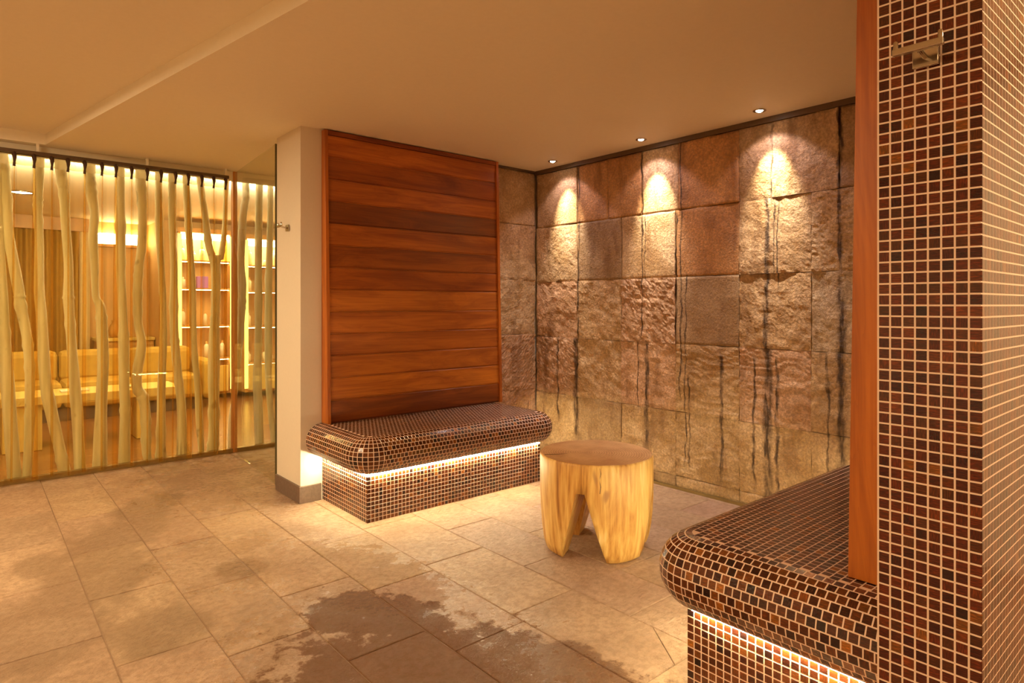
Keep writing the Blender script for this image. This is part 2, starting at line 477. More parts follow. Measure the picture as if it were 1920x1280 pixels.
# ---------------------------------------------------------------- floor
mb = MB(); mb.box(-3.0, 3.75, -2.2, 5.44, -0.08, -0.004)
floor = prop_struct(mb.build('floor', M['grout_floor']), 'floor of large slate tiles, wet in dark patches')
XJ = [-2.99 + 0.307 * k for k in range(8)]
XJ = [x for x in [-2.955, -2.65, -2.345, -2.04, -1.735, -1.43, -1.125, -0.82, -0.515, -0.225, 0.07, 0.37, 0.672, 0.97, 1.28, 1.598, 1.935, 2.24, 2.545, 2.85, 3.155, 3.46, 3.745]]
OFF = {10: 3.94, 11: 3.675, 12: 3.50, 13: 3.82, 14: 3.635, 15: 3.09, 16: 3.40}
def clip(poly, a, b, c, keep):
    """part of a polygon on one side of a x + b y = c"""
    out = []
    for i in range(len(poly)):
        p, q = poly[i], poly[(i + 1) % len(poly)]
        dp = (a * p[0] + b * p[1] - c) * keep; dq = (a * q[0] + b * q[1] - c) * keep
        if dp >= 0: out.append(p)
        if dp * dq < 0:
            t = dp / (dp - dq); out.append((p[0] + (q[0] - p[0]) * t, p[1] + (q[1] - p[1]) * t))
    return out
def slate_tile(poly, dz):
    if len(poly) < 3: return
    cx = sum(p[0] for p in poly) / len(poly); cy = sum(p[1] for p in poly) / len(poly)
    def inset(d):
        r = []
        for (x, y) in poly:
            vx, vy = cx - x, cy - y; l = math.hypot(vx, vy) or 1
            r.append((x + math.copysign(min(d, abs(vx)), vx), y + math.copysign(min(d, abs(vy)), vy)))
        return r
    o_, i_ = inset(0.0020), inset(0.0045)
    m_ = MB()
    m_.face([(x, y, dz) for x, y in i_])
    n = len(poly)
    for k in range(n):
        a, b2, c2, d2 = o_[k], o_[(k + 1) % n], i_[(k + 1) % n], i_[k]
        m_.face([(*a, dz - 0.002), (*b2, dz - 0.002), (*c2, dz), (*d2, dz)])
        m_.face([(*a, -0.006), (*b2, -0.006), (*b2, dz - 0.002), (*a, dz - 0.002)])
    g = rnd.uniform(0.90, 1.08)
    m_.build('floor_tile', M['slate'], floor, (cx, cy, 0), (g, g * rnd.uniform(0.96, 1.02), g * rnd.uniform(0.93, 1.03)))
for i in range(len(XJ) - 1):
    x0, x1 = XJ[i], XJ[i + 1]
    y = OFF.get(i, 3.4 + 0.3 * (i % 2)) - 0.613 * 10
    while y < 5.43:
        a, b2 = max(y, -2.19), min(y + 0.613, 5.43)
        if b2 - a > 0.03:
            poly = [(x0, a), (x1, a), (x1, b2), (x0, b2)]
            # the drain fall: one straight cut between two crossings
            if i in (15,) and a < 1.54 and b2 > 0.9:
                na, nb = 0.363, -0.27
                cc = na * 2.0 + nb * 1.536
                p1, p2 = clip(poly, na, nb, cc, 1), clip(poly, na, nb, cc, -1)
                for p in (p1, p2):
                    if len(p) >= 3: slate_tile(p, rnd.uniform(-0.0006, 0.0006))
            else:
                slate_tile(poly, rnd.uniform(-0.0008, 0.0008))
        y += 0.613
mb = MB(); mb.box(-3.0, 4.4, 5.44, YF + 0.1, -0.08, -0.002)
prop_struct(mb.build('floor', M['lobby_floor']), 'brown wooden floor of the lobby behind the glass')

# ---------------------------------------------------------------- ceiling with its raised field
mb = MB()
xa, ya, xb2, yb2 = 0.392, 5.297, 0.392 + 0.1681 * 7.4, 5.297 - 7.4
low = [(xa, ya), (xb2, yb2), (3.75, yb2), (3.75, 5.297)]
UP = CEIL + 0.072
mb.face([(x, y, CEIL) for x, y in low])
mb.face([(-3.0, ya, CEIL), (3.75, ya, CEIL), (3.75, 5.62, CEIL), (-3.0, 5.62, CEIL)])
mb.face([(xa, ya, CEIL), (xa, ya, UP), (xb2, yb2, UP), (xb2, yb2, CEIL)])
mb.face([(-3.0, ya, CEIL), (-3.0, ya, UP), (xa, ya, UP), (xa, ya, CEIL)])
mb.face([(-3.0, ya, UP), (-3.0, yb2, UP), (xb2, yb2, UP), (xa, ya, UP)])
mb.face([(-3.0, 5.62, CEIL), (4.4, 5.62, CEIL), (4.4, YF + 0.1, CEIL), (-3.0, YF + 0.1, CEIL)])
mb.box(-3.0, 4.4, -2.2, YF + 0.1, CEIL + 0.1, CEIL + 0.2)
prop_struct(mb.build('ceiling', M['ceiling']), 'cream ceiling with a raised field on the left')

# ---------------------------------------------------------------- walls
mb = MB()
mb.box(XE, 3.03, WL, 4.12, 0, CEIL); mb.box(3.03, 3.75, YS + 0.034, 4.12, 0, CEIL)
wall_left = prop_struct(mb.build('wall_left', M['plaster']), 'cream wall carrying the cedar back, its free end like a column')
mb = MB()
mb.box(XE - 0.012, XE, WL - 0.012, 4.12, 0, 0.103); mb.box(XE, 1.648, WL - 0.012, WL, 0, 0.103)
prop_struct(mb.build('baseboard_left', M['plinth'], bevel=0.003))
mb = MB(); mb.box(XB + 0.04, XB + 0.25, WR - .1, 4.12, 0, CEIL)
wall_back = prop_struct(mb.build('wall_back', M['dark_trim']), 'back wall faced with large riven stone slabs')
mb = MB(); mb.box(XB - 0.012, XB + 0.04, WR, YS, CEIL - 0.032, CEIL); mb.box(3.03, XB, YS - 0.004, YS + 0.034, CEIL - 0.018, CEIL)
prop_struct(mb.build('trim_1', M['dark_trim']))
mb = MB(); mb.box(XB - 0.010, XB + 0.04, WR, YS, 0.0, 0.018)
prop_struct(mb.build('trim_2', M['brass_trim']))
mb = MB(); mb.box(XE + 0.004, 3.75, 0.345 + 0.004, WR - 0.0, 0, CEIL)
wall_right = prop_struct(mb.build('wall_right', M['grout']), 'right wall, its free end a pillar clad in small brown glass mosaic')
mb = MB(); mb.box(-3.1, -3.0, -2.2, YF + 0.1, 0, CEIL + 0.1); prop_struct(mb.build('wall_front', M['plaster']))
mb = MB(); mb.box(-3.1, 3.75, -2.3, -2.2, 0, CEIL + 0.1); mb.box(XB + 0.04, XB + 0.25, -2.2, WR - .1, 0, CEIL); prop_struct(mb.build('wall_side', M['plaster']))
mb = MB(); mb.box(-3.0, 1.85, YF, YF + 0.1, 0, CEIL); mb.box(1.85, 4.4, 9.02, 9.12, 0, CEIL); mb.box(1.85, 1.95, 9.12, YF, 0, CEIL)
prop_struct(mb.build('wall_lobby', M['lobby_wall']), 'warm wall at the far end of the lobby')
mb = MB(); mb.box(4.4, 4.5, 4.0, YF, 0, CEIL); mb.box(3.75, 4.4, 4.02, 4.12, 0, CEIL); prop_struct(mb.build('wall_lobby', M['lobby_wall']))

# ---------------------------------------------------------------- riven stone slabs
def slab(place, u0, u1, z0, z1, style, color, n=26, thick=0.0):
    """place(u, z, h) gives the point standing h proud of the wall plane"""
    g = 0.0011
    seed = rnd.uniform(0, 500)
    u0 += g; u1 -= g; z0 += g; z1 -= g
    nu = max(6, int(n * (u1 - u0) / 0.435)); nz = max(4, int(n * (z1 - z0) / 0.435))
    pts = []
    for i in range(nz + 1):
        row = []
        for j in range(nu + 1):
            u = u0 + (u1 - u0) * j / nu; z = z0 + (z1 - z0) * i / nz
            p = Vector((u * 3.2 + seed, z * 3.2, seed))
            big = mn.fractal(p, 1.0, 2.0, 3)
            if style == 'smooth': h = 0.006 * big + 0.0012 * mn.noise(p * 9)
            elif style == 'grain': h = 0.009 * big + 0.0040 * mn.fractal(p * 7, 0.9, 2.0, 3)
            elif style == 'chips':
                q = p * 4.0
                h = 0.010 * big + 0.011 * abs(mn.noise(q)) + 0.008 * abs(mn.noise(q * 2.6)) + 0.004 * mn.noise(q * 6)
            elif style == 'ripple':
                q = Vector((u * 5 + seed + 1.5 * big, z * 21 + 2.0 * mn.noise(p * 1.5), seed))
                h = 0.007 * big + 0.009 * abs(mn.noise(q)) + 0.004 * mn.noise(q * 2)
            else:
                q = p * 5
                h = 0.009 * big + 0.006 * mn.fractal(q, 0.7, 2.1, 3)
            h += thick
            # edges broken unevenly and falling back to the bed
            du = min(j, nu - j); dz = min(i, nz - i); e = min(du, dz)
            if e == 0:
                jit = 0.0035 * mn.noise(Vector((u * 14, z * 14, seed)))
                if du == 0: u += jit
                if dz == 0: z += jit
                h = h - 0.0018
            elif e == 1: h = h - 0.0002
            row.append((u, z, h))
        pts.append(row)
    m_ = MB()
    P = [[place(u, z, h) for (u, z, h) in r] for r in pts]
    m_.grid(P, style == 'smooth')
    # returns to the bed all round
    ring = [pts[0][j] for j in range(nu + 1)] + [pts[i][nu] for i in range(1, nz + 1)] + [pts[nz][j] for j in range(nu - 1, -1, -1)] + [pts[i][0] for i in range(nz - 1, -1, -1)]
    for k in range(len(ring) - 1):
        a, b2 = ring[k], ring[k + 1]
        m_.face([place(*a), place(*b2), place(b2[0], b2[1], -0.045), place(a[0], a[1], -0.045)])
    return m_, place((u0 + u1) / 2, (z0 + z1) / 2, 0), color
def on_back(u, z, h): return (XB - h, u, z)
def on_side(u, z, h): return (u, YS - h, z)
TAN, GREY, RUST, PALE, DARK, MAUVE = (1.0, .92, .80), (.98, 1.0, 1.02), (1.0, .70, .42), (1.18, 1.12, 1.02), (.74, .66, .56), (1.08, .92, .92)
ZR = [2.248, 1.815, 1.38, 0.945, 0.505, 0.088, 0.014]
COLS = [3.775, 3.325, 2.896, 2.443, 1.994, 1.567, 1.14, 0.72, 0.54]
ROWS = [
    [(3.775, 3.325, 'smooth', TAN), (3.325, 3.02, 'smooth', RUST), (3.02, 2.72, 'smooth', RUST), (2.72, 2.42, 'smooth', PALE), (2.42, 1.994, 'smooth', RUST), (1.994, 1.79, 'grain', TAN), (1.79, 1.42, 'grain', TAN), (1.42, 1.0, 'smooth', DARK), (1.0, 0.54, 'smooth', TAN)],
    list(zip(COLS, COLS[1:], ['grain', 'smooth', 'smooth', 'smooth', 'grain', 'chips', 'grain', 'smooth'], [PALE, DARK, PALE, RUST, TAN, PALE, DARK, TAN])),
    list(zip(COLS, COLS[1:], ['rough', 'rough', 'chips', 'smooth', 'rough', 'grain', 'grain', 'smooth'], [MAUVE, TAN, MAUVE, DARK, TAN, GREY, TAN, TAN])),
    list(zip(COLS, COLS[1:], ['chips', 'rough', 'grain', 'ripple', 'ripple', 'grain', 'grain', 'smooth'], [MAUVE, TAN, MAUVE, TAN, MAUVE, TAN, TAN, TAN])),
    list(zip(COLS, COLS[1:], ['grain', 'grain', 'grain', 'ripple', 'grain', 'grain', 'smooth', 'smooth'], [TAN, DARK, TAN, TAN, TAN, TAN, TAN, TAN])),
    list(zip(COLS, COLS[1:], ['smooth'] * 8, [DARK, TAN, DARK, TAN, TAN, DARK, TAN, TAN]))]
for r, row in enumerate(ROWS):
    for (ya_, yb_, st, colr) in row:
        v = rnd.uniform(0.92, 1.08)
        zj = rnd.uniform(-0.006, 0.006) if 0 < r < 5 else 0
        m_, org, c_ = slab(on_back, yb_, ya_, ZR[r + 1], ZR[r], st, tuple(k * v for k in colr), 30, rnd.uniform(-0.0025, 0.0035))
        m_.build('stone_slab', M['stone'], wall_back, org, c_, weld=True)
for r, st, colr in ((0, 'smooth', TAN), (1, 'grain', TAN), (2, 'rough', TAN), (3, 'chips', MAUVE), (4, 'chips', MAUVE)):
    z1 = 2.262 if r == 0 else ZR[r] + 0.02
    m_, org, c_ = slab(on_side, 3.04, 3.495, ZR[r + 1] + 0.02, z1, st, colr, 30, rnd.uniform(-0.003, 0.004))
    m_.build('stone_slab', M['stone'], wall_left, org, c_, weld=True)
m_, org, c_ = slab(on_side, 3.04, 3.495, 0.014, ZR[5] + 0.02, 'smooth', TAN, 30)
m_.build('stone_slab', M['stone'], wall_left, org, c_, weld=True)

# ---------------------------------------------------------------- glass mosaic
PALETTE = [((.046, .008, .003), 6), ((.062, .011, .003), 7), ((.030, .005, .003), 3), ((.082, .018, .004), 3), ((.048, .013, .004), 3), ((.120, .040, .007), .6), ((.018, .004, .004), .8)]
PALETTE_SEAT = [((.042, .011, .004), 5), ((.064, .018, .005), 6), ((.026, .007, .004), 3), ((.095, .030, .007), 2.5), ((.180, .065, .012), .7), ((.014, .005, .004), .8)]
def tint(pal=PALETTE):
    c = rnd.choices([p[0] for p in pal], [p[1] for p in pal])[0]
    v = rnd.uniform(0.8, 1.25)
    return (c[0] * v, c[1] * v, c[2] * v, 1)
def add_tile(m_, q, nrm, tn, lift=0.0005, gap=0.0015, uvr=None):
    """one chamfered glass tile on the corners q (bl, br, tr, tl), standing proud along the corner normals"""
    c = sum((Vector(p) for p in q), Vector()) / 4
    lo, hi = [], []
    for p, n_ in zip(q, nrm):
        p = Vector(p); n_ = Vector(n_); d = c - p
        l = d.length or 1e-6
        lo.append(tuple(p + d * min(.45, gap / l * 1.41) - n_ * 0.0004))
        hi.append(tuple(p + d * min(.6, (gap + 0.0007) / l * 1.41) + n_ * lift))
    swap, off = rnd.random() < 0.25, rnd.uniform(0, 90)
    uv = [(0, 0), (1, 0), (1, 1), (0, 1)]
    if swap: uv = [(v, u) for u, v in uv]
    uv = [(u + off, v + off * 1.7) for u, v in uv]
    nm = (Vector(hi[1]) - Vector(hi[0])).cross(Vector(hi[3]) - Vector(hi[0]))
    flip = nm.dot(Vector(nrm[0])) < 0
    def put(f, uvs):
        if flip: f = list(reversed(f)); uvs = list(reversed(uvs))
        m_.face(f, 0, uvs, tn)
    put(hi, uv)
    for k in range(4):
        k2 = (k + 1) % 4
        put([lo[k], lo[k2], hi[k2], hi[k]], [uv[k], uv[k2], uv[k2], uv[k]])
fw = Vector((math.cos(YAW), math.sin(YAW), 0)); rt = Vector((math.sin(YAW), -math.cos(YAW), 0))
def photo(p):
    d = Vector(p) - Vector((0, 0, EYE)); w = d.dot(fw)
    if w < 0.1: return None
    return 960 + 1188 * d.dot(rt) / w, 571 - 1188 * d.z / w
def shown_size(q, nrm, hidden):
    """size of a tile as seen from the eye, 0 when turned away, out of view or behind something"""
    c = sum((Vector(p) for p in q), Vector()) / 4
    if (Vector((0, 0, EYE)) - c).dot(Vector(nrm[0])) <= 0: return 0
    P = [photo(p) for p in q]
    if any(p is None for p in P): return 0
    if any(not (0 < x < 1920 and 0 < y < 1280) for x, y in P): return 0
    if hidden(*P[0]): return 0
    return abs(sum(P[i][0] * P[(i + 1) % 4][1] - P[(i + 1) % 4][0] * P[i][1] for i in range(4))) / 2
def lay_mosaic(tiles, parent, hidden, pal):
    """the 300 tiles that show largest become parts, the others one part of the thing"""
    order = sorted(range(len(tiles)), key=lambda i: -shown_size(*tiles[i], hidden))
    big = set(i for i in order[:300] if shown_size(*tiles[i], hidden) > 0)
    rest = MB()
    for i, (q, nr) in enumerate(tiles):
        if i in big:
            one = MB(); add_tile(one, q, nr, tint(pal))
            c = sum((Vector(p) for p in q), Vector()) / 4
            one.build('mosaic_tile', M['tile'], parent, tuple(c))
        else:
            add_tile(rest, q, nr, tint(pal))
    o = rest.build('mosaic_field', M['tile'], parent, tuple(parent.location))
    o['kind'] = 'stuff'

# pillar: end face and right face of the right wall
tiles = []
nrow = int(CEIL / 0.0235) + 1
Y0, Y1 = 0.345, WR
for r in range(nrow):
    z0, z1 = r * 0.0235, min((r + 1) * 0.0235, CEIL)
    if z1 - z0 < 0.008: continue
    for c in range(8):
        y0, y1 = Y0 + (Y1 - 0.002 - Y0) * c / 8, Y0 + (Y1 - 0.002 - Y0) * (c + 1) / 8
        tiles.append(([(XE + .004, y0, z0), (XE + .004, y1, z0), (XE + .004, y1, z1), (XE + .004, y0, z1)], [(-1, 0, 0)] * 4))
pill = len(tiles)
for r in range(nrow):
    z0, z1 = r * 0.0235, min((r + 1) * 0.0235, CEIL)
    if z1 - z0 < 0.008: continue
    for c in range(40):
        x0, x1 = XE + .004 + c * T, XE + .004 + (c + 1) * T
        tiles.append(([(x0, Y0 + .004, z0), (x1, Y0 + .004, z0), (x1, Y0 + .004, z1), (x0, Y0 + .004, z1)], [(0, -1, 0)] * 4))
lay_mosaic(tiles, wall_right, lambda x, y: False, PALETTE)

# ---------------------------------------------------------------- mosaic benches
def bench(name, label, wall_y, side, a0, a1, base_d, zbase, ztop, r, rc, hidden, nose_a=None):
    """a runs along X, b is the distance from the wall; side +1 when the bench stands towards +Y of its wall"""
    def W(a, b, z): return (a, wall_y + side * b, z)
    def WN(a, b, z): return (a, side * b, z)
    root = empty(name, (a0, wall_y + side * base_d / 2, 0), label, 'bench', 'heated mosaic benches facing each other')
    rz = (ztop - zbase - 0.015) / 2
    zc = ztop - rz
    # inner line of the rounded nose: near end, front, far end, with turned corners
    path = [((a0, 0.0), (-1, 0))]
    nb = 22
    for k in range(1, nb + 1): path.append(((a0, (base_d - rc) * k / nb), (-1, 0)))
    for k in range(1, 9):
        t = math.pi / 2 * k / 8
        path.append(((a0 + rc - rc * math.cos(t), base_d - rc + rc * math.sin(t)), (-math.cos(t), math.sin(t))))
    na = int((a1 - a0 - 2 * rc) / T)
    for k in range(1, na + 1): path.append(((a0 + rc + (a1 - a0 - 2 * rc) * k / na, base_d), (0, 1)))
    for k in range(1, 9):
        t = math.pi / 2 * k / 8
        path.append(((a1 - rc + rc * math.sin(t), base_d - rc + rc * math.cos(t)), (math.sin(t), math.cos(t))))
    for k in range(1, nb + 1): path.append(((a1, (base_d - rc) * (1 - k / nb)), (1, 0)))
    nph = 13
    phis = [math.pi / 2 - math.pi * k / nph for k in range(nph + 1)]
    def surf(i, ph):
        (a, b), (na_, nb_) = path[i]
        o_ = r * math.cos(ph)
        return W(a + na_ * o_, b + nb_ * o_, zc + rz * math.sin(ph)), WN(na_ * math.cos(ph), nb_ * math.cos(ph), math.sin(ph))
    # grout body of the seat
    body = MB()
    body.grid([[surf(i, ph)[0] for i in range(len(path))] for ph in phis])
    body.face([surf(i, math.pi / 2)[0] for i in range(len(path))])
    body.face([surf(i, -math.pi / 2)[0] for i in range(len(path))][::-1])
    body.build('seat', M['grout'], root, weld=False)
    base = MB()
    ys = sorted((wall_y, wall_y + side * base_d))
    base.box(a0 + 0.003, a1 - 0.003, ys[0] + (0.003 if side < 0 else 0), ys[1] - (0.003 if side > 0 else 0), 0, zbase)
    base.build('base', M['grout'], root)
    led = MB()
    ob = base_d + 0.004
    for (x0, x1, b0, b1) in ((a0 - 0.012, a0 - 0.003, 0.004, ob - 0.03), (a1 + 0.003, a1 + 0.012, 0.004, ob - 0.03), (a0 + 0.02, a1 - 0.02, ob - 0.001, ob + 0.008)):
        yy = sorted((wall_y + side * b0, wall_y + side * b1))
        led.box(x0, x1, yy[0], yy[1], zbase + 0.006, zbase + 0.0145)
    led.build('led_strip', M['led'], root)
    tiles = []
    # flat top, set back from the nose, laid in rows along the bench
    def surf_at(t, ph):
        t = max(0.0, min(t, len(path) - 1.0)); i = min(int(t), len(path) - 2); f = t - i
        (p, n_), (q, m2) = surf(i, ph), surf(i + 1, ph)
        return tuple(a * (1 - f) + b2 * f for a, b2 in zip(p, q)), tuple(a * (1 - f) + b2 * f for a, b2 in zip(n_, m2))
    for k in range(nph):
        cuts = (0, nb, nb + 8, nb + 8 + na, nb + 16 + na, len(path) - 1)
        spans = []
        for s_, (c0, c1) in enumerate(zip(cuts, cuts[1:])):
            # rows laid with staggered joints on the straight runs, fanned round the corners
            sh = 0.0 if s_ % 2 else ((0.5 if k % 2 else 0.0) + rnd.uniform(0, .2))
            spans += [(max(c0, i + sh), min(c1, i + 1 + sh)) for i in range(c0 - 1, c1)]
        for t0, t1 in spans:
            if t1 - t0 < .12: continue
            (p0, n0), (p1, n1), (p2, n2), (p3, n3) = surf_at(t0, phis[k + 1]), surf_at(t1, phis[k + 1]), surf_at(t1, phis[k]), surf_at(t0, phis[k])
            tiles.append(([p0, p1, p2, p3], [n0, n1, n2, n3]))
    nb2 = int(base_d / T); na2 = int((a1 - a0) / T)
    for i in range(nb2):
        for j in range(na2):
            s = 0.5 * (i % 2)
            A0 = a0 + (a1 - a0) * (j + s) / na2; A1 = min(a0 + (a1 - a0) * (j + 1 + s) / na2, a1)
            if A1 - A0 < .004: continue
            b0, b1 = base_d * i / nb2, base_d * (i + 1) / nb2
            if i == nb2 - 1 and (j == 0 or A1 > a1 - T): continue
            tiles.append(([W(A0, b0, ztop), W(A1, b0, ztop), W(A1, b1, ztop), W(A0, b1, ztop)], [(0, 0, 1)] * 4))
    nz = round(zbase / 0.0235)
    for i in range(nz):
        z0, z1 = zbase * i / nz, zbase * (i + 1) / nz
        for j in range(na2):
            A0, A1 = a0 + (a1 - a0) * j / na2, a0 + (a1 - a0) * (j + 1) / na2
            tiles.append(([W(A0, base_d - .003, z0), W(A1, base_d - .003, z0), W(A1, base_d - .003, z1), W(A0, base_d - .003, z1)], [(0, side, 0)] * 4))
        for j in range(nb2):
            b0, b1 = base_d * j / nb2, base_d * (j + 1) / nb2
            for aa, nn in ((a0 + .003, (-1, 0, 0)), (a1 - .003, (1, 0, 0))):
                tiles.append(([W(aa, b0, z0), W(aa, b1, z0), W(aa, b1, z1), W(aa, b0, z1)], [nn] * 4))
    lay_mosaic(tiles, root, hidden, PALETTE_SEAT)
    return root
bench('mosaic_bench', 'rounded brown mosaic bench under the cedar back, glowing at its foot behind the log stool', WL, -1, 1.655, 2.955, 0.585, 0.255, 0.472, 0.102, 0.05,
      lambda x, y: 1008 < x < 1228 and y > 815)
bench('mosaic_bench', 'rounded brown mosaic bench in the right foreground beside the mosaic pillar', WR, 1, 1.69, 3.0, 0.602, 0.260, 0.492, 0.102, 0.05,
      lambda x, y: x > 1640 or (x > 1585 and y < 1090))

# ---------------------------------------------------------------- cedar backs (leaning boards with side cheeks)
SH = [(.98, .92, .85), (.62, .50, .44), (.92, .88, .80), (.42, .36, .40), (.80, .74, .66), (.62, .55, .50), (.72, .62, .52), (.96, 1.0, 1.0), (.92, .90, .86), (.80, .76, .72), (.90, .90, .80), (1.05, 1.08, .80), (.50, .40, .40)]
def cedar_back(label, wall_y, side, x0, x1, zb, zt, lean_b, lean_t):
    root = empty('cedar_back', (x0, wall_y, zb), label, 'backrest', 'leaning cedar backs above the benches')
    def yat(z, d=0.0): return wall_y + side * (lean_b + (lean_t - lean_b) * (z - zb) / (zt - zb) + d)
    # cheeks: tapering side boards from wall to front
    for (xa_, xb_) in ((x0, x0 + 0.022), (x1 - 0.022, x1)):
        m_ = MB()
        q = [(wall_y, zb), (yat(zb, .012), zb), (yat(zt, .012), zt), (wall_y, zt)]
        A = [(xa_, y, z) for y, z in q]; B = [(xb_, y, z) for y, z in q]
        m_.face(A); m_.face(B[::-1])
        for k in range(4): m_.face([A[k], A[(k + 1) % 4], B[(k + 1) % 4], B[k]])
        m_.build('side_board', M['cedar_z'], root, (xa_, wall_y, zb), (1, 1, 1), weld=True, bevel=0.002)
    m_ = MB()
    zt2 = zt - 0.028
    q = [(wall_y, zt2), (yat(zt2, .010), zt2), (yat(zt, .010), zt), (wall_y, zt)]
    A = [(x0 + .022, y, z) for y, z in q]; B = [(x1 - .022, y, z) for y, z in q]
    m_.face(A); m_.face(B[::-1])
    for k in range(4): m_.face([A[k], A[(k + 1) % 4], B[(k + 1) % 4], B[k]])
    m_.build('top_rail', M['cedar_x'], root, (x0, wall_y, zt2), (.55, .42, .36), weld=True, bevel=0.002)
    h = (zt2 - zb) / 13
    for k in range(13):
        za, zc_ = zb + h * k, zb + h * (k + 1)
        m_ = MB()
        g = 0.006
        prof = [(-.016, za + .0005), (-.006, za + .0005), (-.006, za + g), (0.0, za + g + .004), (0.0, zc_ - .003), (-.003, zc_ - .0005), (-.016, zc_ - .0005)]
        A = [(x0 + .022, yat(z, d), z) for d, z in prof]; B = [(x1 - .022, yat(z, d), z) for d, z in prof]
        m_.face(A); m_.face(B[::-1])
        for i in range(len(prof)):
            i2 = (i + 1) % len(prof)
            m_.face([A[i], A[i2], B[i2], B[i]])
        m_.build('plank', M['cedar_x'], root, (x0, yat(za), za), SH[12 - k], weld=True)
    return root
cedar_back('reddish cedar plank back with thirteen boards above the far bench', WL, -1, 1.652, 3.028, 0.474, 2.274, 0.080, 0.034)
cedar_back('cedar back seen from its side board between pillar and stone wall', WR, 1, 1.733, 3.05, 0.494, 2.274, 0.132, 0.106)

# ---------------------------------------------------------------- log stool
def stool():
    cx, cy, H = 2.38, 2.13, 0.466
    root = empty('log_stool', (cx, cy, 0), 'pale yellow log stool with legs carved out by notches on the slate floor', 'stool')
    me = bpy.data.meshes.new('legs_and_trunk')
    bm = bmesh.new()
    n, rings = 72, [(0.0, .236), (.012, .252), (.05, .262), (.12, .270), (.20, .2755), (.30, .279), (.40, .2795), (.456, .2785), (H, .2745)]
    vs = []
    for (z, r) in rings:
        ring = []
        for k in range(n):
            t = 2 * math.pi * k / n
            rr = r * (1 + 0.020 * mn.noise(Vector((math.cos(t) * 1.4, math.sin(t) * 1.4, z * 0.6))) + 0.006 * mn.noise(Vector((math.cos(t) * 5, math.sin(t) * 5, z * 1.5))))
            ring.append(bm.verts.new((rr * math.cos(t), rr * math.sin(t), z + (0.004 * mn.noise(Vector((math.cos(t) * 2, math.sin(t) * 2, 9))) if z < .01 else 0))))
        vs.append(ring)
    for a, b2 in zip(vs, vs[1:]):
        for k in range(n):
            f = bm.faces.new((a[k], a[(k + 1) % n], b2[(k + 1) % n], b2[k])); f.smooth = True
    bm.faces.new(vs[-1]).material_index = 1
    bm.faces.new(vs[0][::-1]).material_index = 1
    bm.to_mesh(me); bm.free()
    me.materials.append(M['log']); me.materials.append(M['log_end'])
    body = bpy.data.objects.new('trunk', me); COL.objects.link(body)
    cut = []
    base_ang = math.atan2(cy, cx) - math.radians(13)      # the notch passes slightly to the right of the line of sight
    for ang, wl, wr, t0, t1, zt in ((base_ang, .120, .112, -.010, .030, .330), (base_ang + math.pi / 2, .105, .105, -.02, .02, .300)):
        c = MB()
        prof = [(-wr, -.02), (wl, -.02), (t1, zt), (t0, zt)]
        d = Vector((math.cos(ang), math.sin(ang), 0)); s_ = Vector((-d.y, d.x, 0))
        A = [tuple(d * -.5 + s_ * u + Vector((0, 0, z))) for u, z in prof]
        B = [tuple(d * .5 + s_ * u + Vector((0, 0, z))) for u, z in prof]
        c.face(A); c.face(B[::-1])
        for k in range(4): c.face([A[k], A[(k + 1) % 4], B[(k + 1) % 4], B[k]])
        o = c.build('notch_cutter', M['log'], weld=True)
        cut.append(o)
        mod = body.modifiers.new('notch', 'BOOLEAN'); mod.operation = 'DIFFERENCE'; mod.solver = 'EXACT'; mod.object = o
    bpy.context.view_layer.update()
    dg = bpy.context.evaluated_depsgraph_get()
    me2 = bpy.data.meshes.new_from_object(body.evaluated_get(dg))
    bpy.data.objects.remove(body)
    for o in cut: bpy.data.objects.remove(o)
    mats = [M['log'], M['log_end']]
    me2.materials.clear()
    for mm in mats: me2.materials.append(mm)
    for p in me2.polygons:
        p.material_index = 1 if abs(p.normal.z) > 0.97 and p.center.z > H - .01 else 0
    body = bpy.data.objects.new('trunk', me2)
    link(body, root)
    # drying crack running down the front and splits in the end grain
    ca = math.atan2(-cy, -cx) + 0.06
    m_ = MB()
    top = [(cx + 0.2815 * math.cos(ca + d), cy + 0.2815 * math.sin(ca + d), z) for d, z in ((0.0, .455), (.012, .43), (-.006, .40), (.010, .37), (-.002, .338))]
    m_.tube(top, [.0008, .0018, .0014, .0020, .0016], 6)
    m_.build('crack', M['dark_base'], root, (cx, cy, 0.4))
    m_ = MB()
    m_.tube([(cx + .270 * math.cos(ca - 1.25), cy + .270 * math.sin(ca - 1.25), H), (cx + .20 * math.cos(ca - 1.22), cy + .20 * math.sin(ca - 1.22), H), (cx + .15 * math.cos(ca - 1.27), cy + .15 * math.sin(ca - 1.27), H)], [.0025, .0016, .0004], 6)
    m_.build('crack', M['dark_base'], root, (cx, cy, H))
stool()

